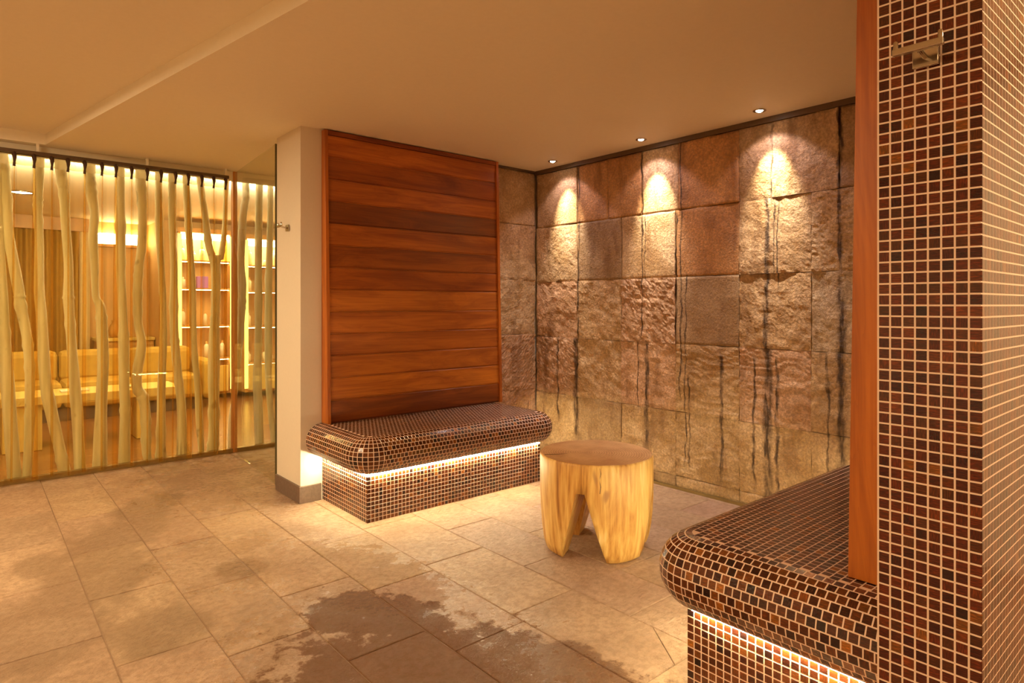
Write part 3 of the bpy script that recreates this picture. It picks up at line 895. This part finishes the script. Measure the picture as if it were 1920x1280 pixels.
# ---------------------------------------------------------------- halogen downlights over the stone wall
for (lx, ly, ql, lab) in ((3.334, 3.42, 1, 'small round halogen downlight nearest the cedar back, above the stone corner'),
                      (3.334, 2.594, 1, 'small round halogen downlight above the middle of the stone wall'),
                      (3.338, 1.78, 1, 'small round halogen downlight nearest the mosaic pillar')):
    root = empty('ceiling_downlight', (lx, ly, CEIL), lab, 'ceiling light', 'halogen downlights along the stone wall')
    m_ = MB(); m_.lathe([(.034, CEIL), (.036, CEIL - .003), (.030, CEIL - .006), (.022, CEIL - .004), (.020, CEIL - .001)], lx, ly, 24)
    m_.build('rim', M['chrome'], root)
    m_ = MB(); m_.lathe([(.019, CEIL - .001), (.016, CEIL - .006), (.008, CEIL - .010), (.0005, CEIL - .011)], lx, ly, 20)
    m_.build('bulb', M['bulb'], root)
    lamp('SPOT', 'halogen_beam', (0, 0, -.025), 58, (1.0, .85, .60), .010, (0, math.radians(-23), 0), parent=root, angle=math.radians(46), blend=0.95)
    lamp('SPOT', 'halogen_spill', (0, 0, -.025), 4, (1.0, .78, .88), .02, (0, math.radians(-14), 0), parent=root, angle=math.radians(104), blend=0.3)
    lamp('SPOT', 'halogen_wash', (0, 0, -.025), 46, (1.0, .90, .88), .02, (0, math.radians(4), 0), parent=root, angle=math.radians(66), blend=1.0)

# ---------------------------------------------------------------- robe hooks
def robe_hook(label, x, y, z, w):
    root = empty('robe_hook', (x, y, z), label, 'hook', 'chrome robe hooks')
    m_ = MB(); m_.box(x - .008, x, y - .024, y + .024, z - .018, z + .022); m_.build('wall_plate', M['chrome'], root, (x, y, z), weld=True, bevel=.002)
    m_ = MB(); m_.tube([(x - .006, y, z + .002), (x - .050, y, z + .008)], .0055, 12); m_.build('stem', M['chrome'], root, (x, y, z))
    m_ = MB(); m_.box(x - .060, x - .046, y - w, y + w, z + .002, z + .017); m_.build('crossbar', M['chrome'], root, (x, y, z), weld=True, bevel=.003)
    for s_ in (-1, 1):
        m_ = MB(); m_.tube([(x - .053, y + s_ * (w - .006), z + .014), (x - .053, y + s_ * (w - .006), z + .030), (x - .053, y + s_ * (w - .006), z + .033)], [.0048, .0048, .003], 12); m_.build('peg', M['chrome'], root, (x, y, z))
robe_hook('chrome double robe hook high on the mosaic pillar', XE - .001, 0.442, 1.714, .046)
robe_hook('small chrome robe hook on the cream column beside the glass', XE - .001, 3.930, 1.678, .034)

# ---------------------------------------------------------------- glass screen, post, driftwood poles
root = empty('glass_screen', (1.64, YG, 0), 'clear glass screen in front of the driftwood poles, with a slim timber post', 'glass screen')
for (x0, x1) in ((-2.95, -0.6), (-0.59, 1.622), (1.662, 3.74)):
    m_ = MB(); m_.box(x0, x1, YG - .005, YG + .005, .03, 2.205); m_.build('glass_pane', M['glass'], root, ((x0 + x1) / 2, YG, 0))
m_ = MB(); m_.box(1.625, 1.659, YG - .026, YG + .03, 0.0, 2.279); m_.build('post', M['post'], root, (1.64, YG, 0), weld=True, bevel=.003)
m_ = MB(); m_.box(-2.95, 1.625, YG - .025, YG + .025, 0.0, .034); m_.box(1.659, 3.74, YG - .025, YG + .025, 0, .034); m_.build('sill_channel', M['brass_trim'], root, (1, YG, 0))
m_ = MB(); m_.box(-2.95, 1.625, YG - .02, YG + .02, 2.205, 2.279); m_.box(1.659, 3.74, YG - .02, YG + .02, 2.205, 2.279); m_.build('head_channel', M['ceiling'], root, (1, YG, 2.2))
root = empty('glass_door', (1.60, 4.13, 0), 'frameless clear glass leaf standing between the timber post and the cream column', 'glass door')
def leaf(m_, t0, t1, w):
    # the leaf stands a little ajar: from its hinge at the post to its free edge in front of the column
    A, E_ = Vector((1.632, 5.330, 0)), Vector((1.541, 4.190, 0)); n_ = Vector((1, -.08, 0)).normalized() * w
    p, q = A.lerp(E_, t0), A.lerp(E_, t1)
    lo = [p - n_, q - n_, q + n_, p + n_]
    a = [(v.x, v.y, .012) for v in lo]; b2 = [(v.x, v.y, 2.262) for v in lo]
    m_.face(a[::-1]); m_.face(b2)
    for k in range(4): m_.face([a[k], a[(k + 1) % 4], b2[(k + 1) % 4], b2[k]])
m_ = MB(); leaf(m_, 0.0, .992, .005); m_.build('glass_pane', M['glass'], root, (1.6, 4.7, 0), weld=True)
m_ = MB(); leaf(m_, .992, 1.0, .0065); m_.build('edge_seal', M['glass_edge'], root, (1.54, 4.19, 0), weld=True)

POLES = [[(0.136, 2.168, 0.0357), (0.147, 1.633, 0.0358), (0.167, 1.239, 0.0359), (0.181, 0.916, 0.0377), (0.195, 0.717, 0.0396), (0.215, 0.372, 0.0379), (0.237, -0.011, 0.0399)],
 [(0.172, 2.137, 0.0269), (0.192, 1.96, 0.0306), (0.203, 1.687, 0.0307), (0.226, 1.519, 0.0308), (0.26, 1.284, 0.0327), (0.266, 1.211, 0.0328), (0.301, 0.991, 0.0293), (0.318, 0.771, 0.0294), (0.318, 0.477, 0.0275), (0.313, 0.206, 0.0293), (0.301, -0.023, 0.0238)],
 [(0.374, 2.196, 0.0315), (0.366, 1.976, 0.0277), (0.363, 1.872, 0.0277), (0.371, 1.659, 0.0259), (0.371, 1.311, 0.0296), (0.383, 1.13, 0.0315), (0.395, 0.855, 0.0353), (0.413, 0.612, 0.0354), (0.425, 0.533, 0.0392), (0.456, 0.353, 0.0356), (0.489, 0.169, 0.0339), (0.517, -0.006, 0.0378)],
 [(0.492, 2.19, 0.0358), (0.496, 2.142, 0.0358), (0.514, 1.978, 0.0321), (0.523, 1.756, 0.0284), (0.539, 1.492, 0.0284), (0.539, 1.268, 0.0322), (0.542, 1.185, 0.0322), (0.558, 0.903, 0.0304), (0.58, 0.563, 0.0362), (0.589, 0.448, 0.0363), (0.599, 0.221, 0.0344), (0.608, -0.014, 0.0364)],
 [(0.666, 2.192, 0.0367), (0.666, 2.146, 0.0367), (0.679, 1.997, 0.0367), (0.695, 1.863, 0.0271), (0.686, 1.696, 0.031), (0.695, 1.499, 0.0271), (0.702, 1.27, 0.0233), (0.731, 1.184, 0.0312), (0.741, 1.013, 0.0371), (0.748, 0.778, 0.0371), (0.738, 0.502, 0.0371), (0.731, 0.202, 0.0429), (0.728, -0.015, 0.0487)],
 [(0.856, 2.195, 0.0297), (0.856, 2.144, 0.0297), (0.859, 1.914, 0.0297), (0.859, 1.616, 0.0337), (0.862, 1.41, 0.0298), (0.873, 1.124, 0.0298), (0.88, 0.89, 0.0358), (0.883, 0.595, 0.0358), (0.89, 0.415, 0.0359), (0.886, 0.181, 0.0378), (0.883, -0.01, 0.0438)],
 [(0.991, 2.198, 0.0364), (0.991, 2.113, 0.0364), (1.002, 1.888, 0.0303), (0.998, 1.653, 0.0323), (0.981, 1.511, 0.0302), (0.97, 1.321, 0.0322), (0.974, 1.067, 0.0302), (0.995, 0.933, 0.0303), (0.988, 0.825, 0.0343), (0.963, 0.673, 0.0362), (0.967, 0.564, 0.0362), (1.002, 0.5, 0.0384), (1.023, 0.352, 0.0345), (1.027, 0.1, 0.0325), (1.041, -0.024, 0.0264)],
 [(1.11, 2.197, 0.0226), (1.11, 2.128, 0.0226), (1.117, 1.8, 0.0267), (1.128, 1.529, 0.0247), (1.143, 1.196, 0.0227), (1.143, 0.924, 0.0268), (1.132, 0.603, 0.0288), (1.128, 0.344, 0.0309), (1.125, 0.024, 0.037)],
 [(1.203, 2.197, 0.027), (1.203, 2.139, 0.027), (1.206, 1.89, 0.027), (1.21, 1.628, 0.025), (1.218, 1.471, 0.0271), (1.218, 1.05, 0.0312), (1.229, 0.854, 0.0313), (1.252, 0.594, 0.0314), (1.271, 0.395, 0.0335), (1.275, 0.034, 0.0398)],
 [(1.298, 2.189, 0.021), (1.313, 2.022, 0.0274), (1.325, 1.783, 0.0253), (1.344, 1.475, 0.0254), (1.352, 1.293, 0.0275), (1.356, 1.047, 0.0254), (1.367, 0.784, 0.0233), (1.391, 0.54, 0.0255), (1.403, 0.249, 0.0277), (1.419, 0.004, 0.0235)],
 [(1.403, 2.185, 0.0256), (1.419, 2.102, 0.0256), (1.446, 1.916, 0.0257), (1.47, 1.695, 0.028), (1.503, 1.571, 0.0302), (1.527, 1.456, 0.0368), (1.523, 1.17, 0.0325), (1.515, 1.044, 0.0346), (1.511, 0.733, 0.0432), (1.511, 0.439, 0.0411), (1.511, 0.167, 0.0411), (1.499, 0.004, 0.0453)],
 [(1.618, 2.221, 0.0197), (1.605, 2.132, 0.0197), (1.593, 1.803, 0.0197), (1.564, 1.574, 0.0239), (1.535, 1.465, 0.026)],
 [(1.754, 2.198, 0.029), (1.762, 2.11, 0.029), (1.741, 1.943, 0.0311), (1.724, 1.555, 0.0289), (1.732, 1.364, 0.0333), (1.728, 1.169, 0.0289), (1.724, 1.071, 0.0289), (1.715, 0.903, 0.0288), (1.689, 0.63, 0.0221), (1.672, 0.423, 0.0199), (1.651, 0.289, 0.022), (1.639, -0.004, 0.022)],
 [(1.876, 2.213, 0.0294), (1.867, 1.693, 0.0294), (1.867, 1.037, 0.0294), (1.867, 0.825, 0.0294), (1.858, 0.573, 0.0361), (1.867, 0.332, 0.0362), (1.876, -0.03, 0.0385)],
 [(1.971, 2.225, 0.0229), (1.962, 1.698, 0.0274), (1.952, 1.3, 0.0297), (1.952, 0.821, 0.032), (1.952, 0.565, 0.0274), (1.975, 0.248, 0.0252), (1.998, -0.026, 0.0207)]]
POLE_LABELS = ['pale driftwood pole at the far left edge of the glass screen', 'driftwood pole leaning right at its top third, second from the left', 'driftwood pole with a knotted kink low down, leaning to the right at its foot',
  'smooth driftwood pole, fourth from the left, between the kinked one and the thick one', 'thick driftwood pole with a widened foot, fifth from the left', 'straight driftwood pole just left of the S-bent one', 'strongly S-bent driftwood pole behind the sheer curtain',
  'slim straight driftwood pole just right of the S-bent one', 'driftwood pole with a splintered pale foot', 'slim driftwood pole leaning right, left of the forked one', 'forked driftwood pole, Y-shaped, left of the timber post',
  None, 'pale driftwood pole crossing behind the timber post to its foot on the left', 'straight pale driftwood pole in the clear pane right of the post', 'pale driftwood pole closest to the cream column']
def catmull(pts, sub):
    out = []
    for i in range(len(pts) - 1):
        p0, p1, p2, p3 = pts[max(i - 1, 0)], pts[i], pts[i + 1], pts[min(i + 2, len(pts) - 1)]
        for k in range(sub):
            t = k / sub
            out.append(tuple(0.5 * ((2 * b2) + (-a + c) * t + (2 * a - 5 * b2 + 4 * c - d) * t * t + (-a + 3 * b2 - 3 * c + d) * t ** 3) for a, b2, c, d in zip(p0, p1, p2, p3)))
    out.append(pts[-1])
    return out
def pole_mesh(pts, sd, top=None):
    P = [(x, z, r) for x, z, r in pts]
    P[0] = (P[0][0], 2.262 if top is None else top, P[0][2])
    P = [p for i, p in enumerate(P) if i == 0 or p[1] < P[0][1] - .02]
    P[-1] = (P[-1][0], 0.0, P[-1][2])
    Q = catmull(P, 6)
    rr, pp = [], []
    for k, (x, z, r) in enumerate(Q):
        rr.append(r * (1 + 0.05 * mn.noise(Vector((sd, z * 6, 0))) + (0.16 if rnd.random() < .06 else 0)))
        pp.append((x, 5.487 + 0.010 * mn.noise(Vector((sd * 3, z * 2, 5))), max(z, 0.0)))
    return pp, rr
for k, p in enumerate(POLES):
    if POLE_LABELS[k] is None: continue
    m_ = MB(); pp, rr = pole_mesh(p, k * 7.3)
    m_.tube(pp, rr, 14)
    x0 = p[-1][0]
    if k == 10:
        root = empty('driftwood_pole', (x0, 5.487, 0), POLE_LABELS[k], 'pole', 'peeled driftwood poles behind the glass')
        m_.build('trunk', M['pole'], root, (x0, 5.487, 0))
        m2 = MB(); pp, rr = pole_mesh(POLES[11] + [(1.525, 1.40, .024)], 91)
        pp[-1] = (1.526, 5.487, 1.40)
        m2.tube(pp, rr, 14); m2.build('branch', M['pole'], root, (x0, 5.487, 0))
    elif k == 8:
        root = empty('driftwood_pole', (x0, 5.487, 0), POLE_LABELS[k], 'pole', 'peeled driftwood poles behind the glass')
        m_.build('trunk', M['pole'], root, (x0, 5.487, 0))
        for q in range(5):
            t = -2.6 + q * .55
            m2 = MB(); m2.tube([(x0 + .040 * math.cos(t), 5.487 + .040 * math.sin(t), .10 + .02 * (q % 2)), (x0 + .058 * math.cos(t), 5.487 + .058 * math.sin(t), .004)], [.002, .006], 6)
            m2.build('splinter', M['pole'], root, (x0, 5.487, 0))
    else:
        tag(m_.build('driftwood_pole', M['pole'], None, (x0, 5.487, 0)), POLE_LABELS[k], 'pole', 'peeled driftwood poles behind the glass')

# ---------------------------------------------------------------- sheer curtain on its rail
HX = [-0.46, -0.37, -0.27, -0.18, -0.08, 0.02, 0.125, 0.226, 0.33, 0.426, 0.516, 0.611, 0.713, 0.797, 0.894, 0.994, 1.085, 1.182, 1.271, 1.366, 1.452, 1.54, 1.598]
YC = 5.305
root = empty('sheer_curtain', (0.6, YC, 0), 'sheer golden curtain hanging in folds in front of the glass screen', 'curtain')
def fold(x, z):
    k = 0
    while k < len(HX) - 2 and x > HX[k + 1]: k += 1
    t = (x - HX[k]) / (HX[k + 1] - HX[k])
    d = (2.2 - z) / 2.2
    a = 0.009 + 0.013 * min(1, d * 2.5)
    y = -a * math.cos(2 * math.pi * t)
    # close to a hook the cloth is gathered into a narrow pleat
    y += -0.026 * math.exp(-(min(t, 1 - t) * 0.1 / (0.007 + 0.022 * d)) ** 2) * math.exp(-d * 1.6)
    y += 0.026 * d * mn.noise(Vector((x * 8.0, z * 0.45, 3))) + 0.020 * d * math.sin(x * 33 + 1.1 * math.sin(z * 1.2))
    return y
xs = [-0.48 + 0.0035 * k for k in range(int((1.572 + .48) / .0035) + 1)]
zs = [2.185 - (2.185 - .028) * k / 34 for k in range(35)]
m_ = MB()
m_.grid([[(x + 0.012 * (2.2 - z) / 2.2 * mn.noise(Vector((x * 5, z, 8))), YC + fold(x, z), z + (0.006 * mn.noise(Vector((x * 9, 2, 2))) if z < .05 else 0)) for x in xs] for z in zs])
m_.build('cloth', M['sheer'], root, (0.6, YC, 0))
m_ = MB()
m_.grid([[(x, YC + fold(x, z) - .003, z) for x in xs] for z in (2.192, 2.17, 2.15, 2.125)])
m_.build('header_tape', M['tape'], root, (0.6, YC, 2.1))
for k, hx in enumerate(HX[:-1]):
    # doubled cloth of the pleat running down from each tie
    w = (.005, .012, .006, .017, .008)[k % 5]; dr = .03 * mn.noise(Vector((k * 3.1, 1, 1)))
    m_ = MB()
    m_.grid([[(hx + dr * (2.12 - z) / 2.1 + w * (0.35 + 0.65 * min(1, (2.12 - z) * 1.4)) * s_, YC + fold(hx + dr * (2.12 - z) / 2.1, z) + .010 * (1 - s_ * s_) + .004, z) for s_ in (-1, -.5, 0, .5, 1)] for z in [2.12 - 2.085 * q / 16 for q in range(17)]])
    m_.build('pleat_fold', M['sheer_fold'], root, (hx, YC, 1.1))
    m_ = MB()
    y = YC - .036
    m_.tube([(hx, y + .008, 2.1985), (hx - .002, y, 2.186), (hx + .001, y - .003, 2.168), (hx, y, 2.138), (hx - .002, y + .003, 2.108)], [.010, .014, .012, .0065, .0085], 8)
    m_.build('pleat_tie', M['hook_tie'], root, (hx, y, 2.17))
root = empty('curtain_rail', (0.5, YC, 2.25), 'dark double curtain rail fixed under the ceiling edge', 'curtain rail')
for y in (YC - .012, YC + .028):
    m_ = MB(); m_.box(-2.9, 1.57, y - .009, y + .009, 2.200, 2.224); m_.build('track', M['dark_trim'], root, (.5, y, 2.23), weld=True, bevel=.002)
for x in (-0.3, 0.35, 1.0, 1.55):
    m_ = MB(); m_.box(x - .008, x + .008, YC - .008, YC + .024, 2.224, 2.279); m_.build('bracket', M['ceiling'], root, (x, YC, 2.26))

# ---------------------------------------------------------------- lobby beyond the glass
def soft_box(m_, x0, x1, y0, y1, z0, z1): m_.box(x0, x1, y0, y1, z0, z1)
root = empty('sofa', (1.0, 8.3, 0), 'long low golden sofa in the lobby behind the poles', 'sofa')
m_ = MB(); m_.box(0.12, 2.0, 7.98, 8.6, 0.0, .13); m_.build('plinth', M['dark_base'], root)
for k in range(3):
    x0 = .08 + k * .66
    m_ = MB(); m_.box(x0, x0 + .65, 7.92, 8.45, .13, .40); m_.build('seat_cushion', M['gold_fabric'], root, (x0, 8, .2), weld=True, bevel=.05)
    m_ = MB(); m_.box(x0, x0 + .65, 8.36, 8.59, .36, .70); m_.build('back_cushion', M['gold_fabric'], root, (x0, 8.5, .4), weld=True, bevel=.06)
m_ = MB(); m_.box(2.06, 2.24, 7.94, 8.58, .10, .56); m_.build('arm', M['gold_fabric'], root, (2.1, 8.3, .3), weld=True, bevel=.06)
root = empty('low_table', (0.85, 6.7, 0), 'yellow wooden low table on two slab legs in the lobby', 'table')
m_ = MB(); m_.box(0.19, 1.50, 6.47, 6.98, .375, .445); m_.build('tabletop', M['yellow_wood'], root, (.85, 6.7, .4), weld=True, bevel=.004)
for (x0, x1) in ((.20, .46), (1.14, 1.20)):
    m_ = MB(); m_.box(x0, x1, 6.50, 6.95, 0.0, .375); m_.build('leg', M['yellow_wood'], root, (x0, 6.7, .2), weld=True, bevel=.004)
m_ = MB(); m_.box(.60, .80, 6.62, 6.78, .446, .456); m_.face([(.60, 6.62, .457), (.80, 6.62, .457), (.80, 6.78, .457), (.60, 6.78, .457)])
tag(m_.build('magazine', M['paper'], None, (.7, 6.7, .446), weld=True), 'white magazine lying on the yellow low table', 'magazine')
m_ = MB(); m_.box(.245, .285, 6.53, 6.56, .446, .505)
tag(m_.build('card_holder', M['red'], None, (.265, 6.54, .446), weld=True, bevel=.002), 'small red card at the left end of the yellow low table', 'card')
m_ = MB(); m_.lathe([(.0005, .446), (.045, .447), (.062, .462), (.058, .464), (.040, .452), (.0005, .451)], 1.10, 6.66, 20)
tag(m_.build('dish', M['bottle'], None, (1.10, 6.66, .446)), 'small pale dish near the right end of the yellow low table', 'dish')
def drape(name, x0, x1, y, m, label):
    m_ = MB()
    n = int((x1 - x0) / .012)
    m_.grid([[(x0 + (x1 - x0) * j / n, y - .03 * math.sin(j * .012 / .10 * 2 * math.pi) - .012 * mn.noise(Vector((j * .3, z, 1))), z) for j in range(n + 1)] for z in (2.26, 1.7, 1.1, .5, .02)])
    tag(m_.build(name, m, None, ((x0 + x1) / 2, y, 1)), label, 'curtain')
drape('lobby_drape', -0.9, 1.05, 9.66, M['gold_drape'], 'heavy brown-gold drape along the far lobby wall')
drape('lobby_drape', 1.06, 1.17, 9.64, M['cream_drape'], 'narrow cream drape beside the brown-gold one in the lobby')
m_ = MB(); m_.box(-0.9, 1.17, 9.56, 9.60, 2.12, 2.279)
tag(m_.build('pelmet', M['cabinet'], None, (0, 9.58, 2.2), weld=True), 'brown pelmet board above the lobby drapes', 'pelmet')
root = empty('wall_light', (1.5, 9.74, 2.0), 'wide bright wall light at the far end of the lobby', 'wall light')
m_ = MB(); m_.box(1.27, 1.76, 9.69, 9.745, 1.99, 2.13); m_.build('diffuser', M['shelf_light'], root, (1.5, 9.7, 2), weld=True, bevel=.01)
m_ = MB(); m_.box(1.25, 1.78, 9.68, 9.748, 1.955, 1.99); m_.build('housing', M['cabinet'], root, (1.5, 9.7, 2), weld=True)
root = empty('sideboard', (1.5, 9.4, 0), 'brown sideboard under the wall light at the far end of the lobby', 'sideboard')
m_ = MB(); m_.box(1.22, 1.83, 9.30, 9.74, .04, .74); m_.build('body', M['cabinet'], root, (1.5, 9.5, .4), weld=True, bevel=.004)
m_ = MB(); m_.box(1.20, 1.84, 9.28, 9.745, .74, .78); m_.build('top', M['yellow_wood'], root, (1.5, 9.5, .76), weld=True, bevel=.004)
for xx in (1.24, 1.535):
    m_ = MB(); m_.box(xx, xx + .28, 9.288, 9.30, .08, .70); m_.build('door', M['cabinet'], root, (xx, 9.3, .4), (1.1, 1.1, 1.1), weld=True, bevel=.003)
m_ = MB(); m_.lathe([(.0005, .78), (.05, .781), (.075, .84), (.055, .93), (.03, .97), (.042, 1.0), (.036, 1.0), (.025, .97), (.0005, .96)], 1.42, 9.5, 20)
tag(m_.build('vase', M['cabinet'], None, (1.42, 9.5, .78)), 'dark brown vase on the sideboard in the lobby', 'vase')

bottles = []
ORD = ['', 'first', 'second', 'third', 'fourth', 'fifth', 'sixth', 'seventh', 'eighth', 'ninth', 'tenth', 'eleventh', 'twelfth', 'thirteenth']
SHELF = ['', 'lowest', 'second lowest', 'second highest', 'highest']
def cabinet(label, place, x0, x1, y0, y1, z0, z1, shelves, side_light):
    root = empty('display_cabinet', (x0, y1, z0), label, 'cabinet', 'lit display cabinets in the lobby')
    m_ = MB(); m_.box(x0, x1, y1 - .02, y1, z0, z1); m_.build('back_panel', M['lobby_wall'], root, (x0, y1, z0))
    for xx in (x0, x1 - .03):
        m_ = MB(); m_.box(xx, xx + .03, y0, y1 - .02, z0, z1); m_.build('side_panel', M['cabinet'], root, (xx, y0, z0), weld=True, bevel=.002)
    m_ = MB(); m_.box(x0 - .01, x1 + .01, y0 - .01, y1, z1, z1 + .06); m_.build('top', M['cabinet'], root, (x0, y0, z1), weld=True, bevel=.002)
    m_ = MB(); m_.box(x0 + .03, x1 - .03, y0 + .02, y1 - .02, z1 - .05, z1 - .012); m_.build('top_light', M['shelf_light'], root, (x0, y0, z1))
    for xx in side_light:
        m_ = MB(); m_.box(xx, xx + .045, y0 - .012, y0, z0 + .05, z1 - .02); m_.build('edge_light', M['edge_light'], root, (xx, y0, z0))
    for level, z in enumerate([z0] + shelves):
        m_ = MB(); m_.box(x0 + .03, x1 - .03, y0 + .01, y1 - .02, z, z + .02); m_.build('shelf', M['cabinet'], root, (x0, y0, z), (1.5, 1.5, 1.5), weld=True)
        if z == z0: continue
        m_ = MB(); m_.box(x0 + .04, x1 - .04, y0 + .02, y0 + .034, z - .008, z); m_.build('shelf_light', M['shelf_light'], root, (x0, y0, z))
        x = x0 + .08; order = 0
        while x < x1 - .07:
            if not (2.12 < x < 2.39 and 1.3 < z < 1.5):
                order += 1
                bottles.append((f"{ORD[order]} bottle from left, {SHELF[level]} shelf, cabinet {place}", x, y0 + rnd.uniform(.06, .14), z + .021, rnd.uniform(.022, .036), rnd.uniform(.09, .22)))
            x += rnd.uniform(.085, .15)
    m_ = MB(); m_.box(x0 + .05, x1 - .05, y0 - .016, y0, z0 + .03, z0 + .36); m_.build('drawer_front', M['yellow_wood'], root, (x0, y0, z0), weld=True, bevel=.003)
cabinet('lit display cabinet with shelves behind the forked pole', 'behind the forked pole', 1.96, 2.60, 8.62, 9.0, .06, 2.10, [.50, .92, 1.39, 1.74], (1.955, 2.575))
cabinet('lit display cabinet with shelves behind the clear pane right of the post', 'right of the post', 2.72, 3.72, 8.50, 9.0, .06, 2.06, [.42, .90, 1.36, 1.70], (2.715, 2.86, 3.69))
for k, (lab, x, y, z, r, h) in enumerate(bottles):
    root = empty('bottle', (x, y, z), lab, 'bottle', 'bottles on the lobby shelves')
    m_ = MB(); m_.lathe([(.0005, z), (r, z), (r, z + h * .7), (r * .8, z + h * .8), (r * .4, z + h * .84), (r * .4, z + h * .88)], x, y, 14); m_.build('body', M['bottle'], root, (x, y, z))
    m_ = MB(); m_.lathe([(r * .45, z + h * .87), (r * .45, z + h), (.0005, z + h)], x, y, 12); m_.build('cap', M['cabinet'] if k % 3 else M['bottle'], root, (x, y, z))
m_ = MB(); m_.box(2.19, 2.32, 8.66, 8.74, 1.411, 1.56)
tag(m_.build('gift_box', M['purple'], None, (2.25, 8.7, 1.411), weld=True, bevel=.004), 'purple gift box on a lit shelf behind the forked pole', 'box')
root = empty('lobby_downlight', (.382, 7.68, CEIL), 'round downlight in the lobby ceiling at the left', 'ceiling light')
m_ = MB(); m_.lathe([(.115, CEIL), (.118, CEIL - .006), (.095, CEIL - .010), (.085, CEIL - .002)], .382, 7.68, 28); m_.build('rim', M['chrome'], root, (.382, 7.68, CEIL))
m_ = MB(); m_.lathe([(.084, CEIL - .003), (.0005, CEIL - .004)], .382, 7.68, 24); m_.build('diffuser', M['bulb'], root, (.382, 7.68, CEIL))
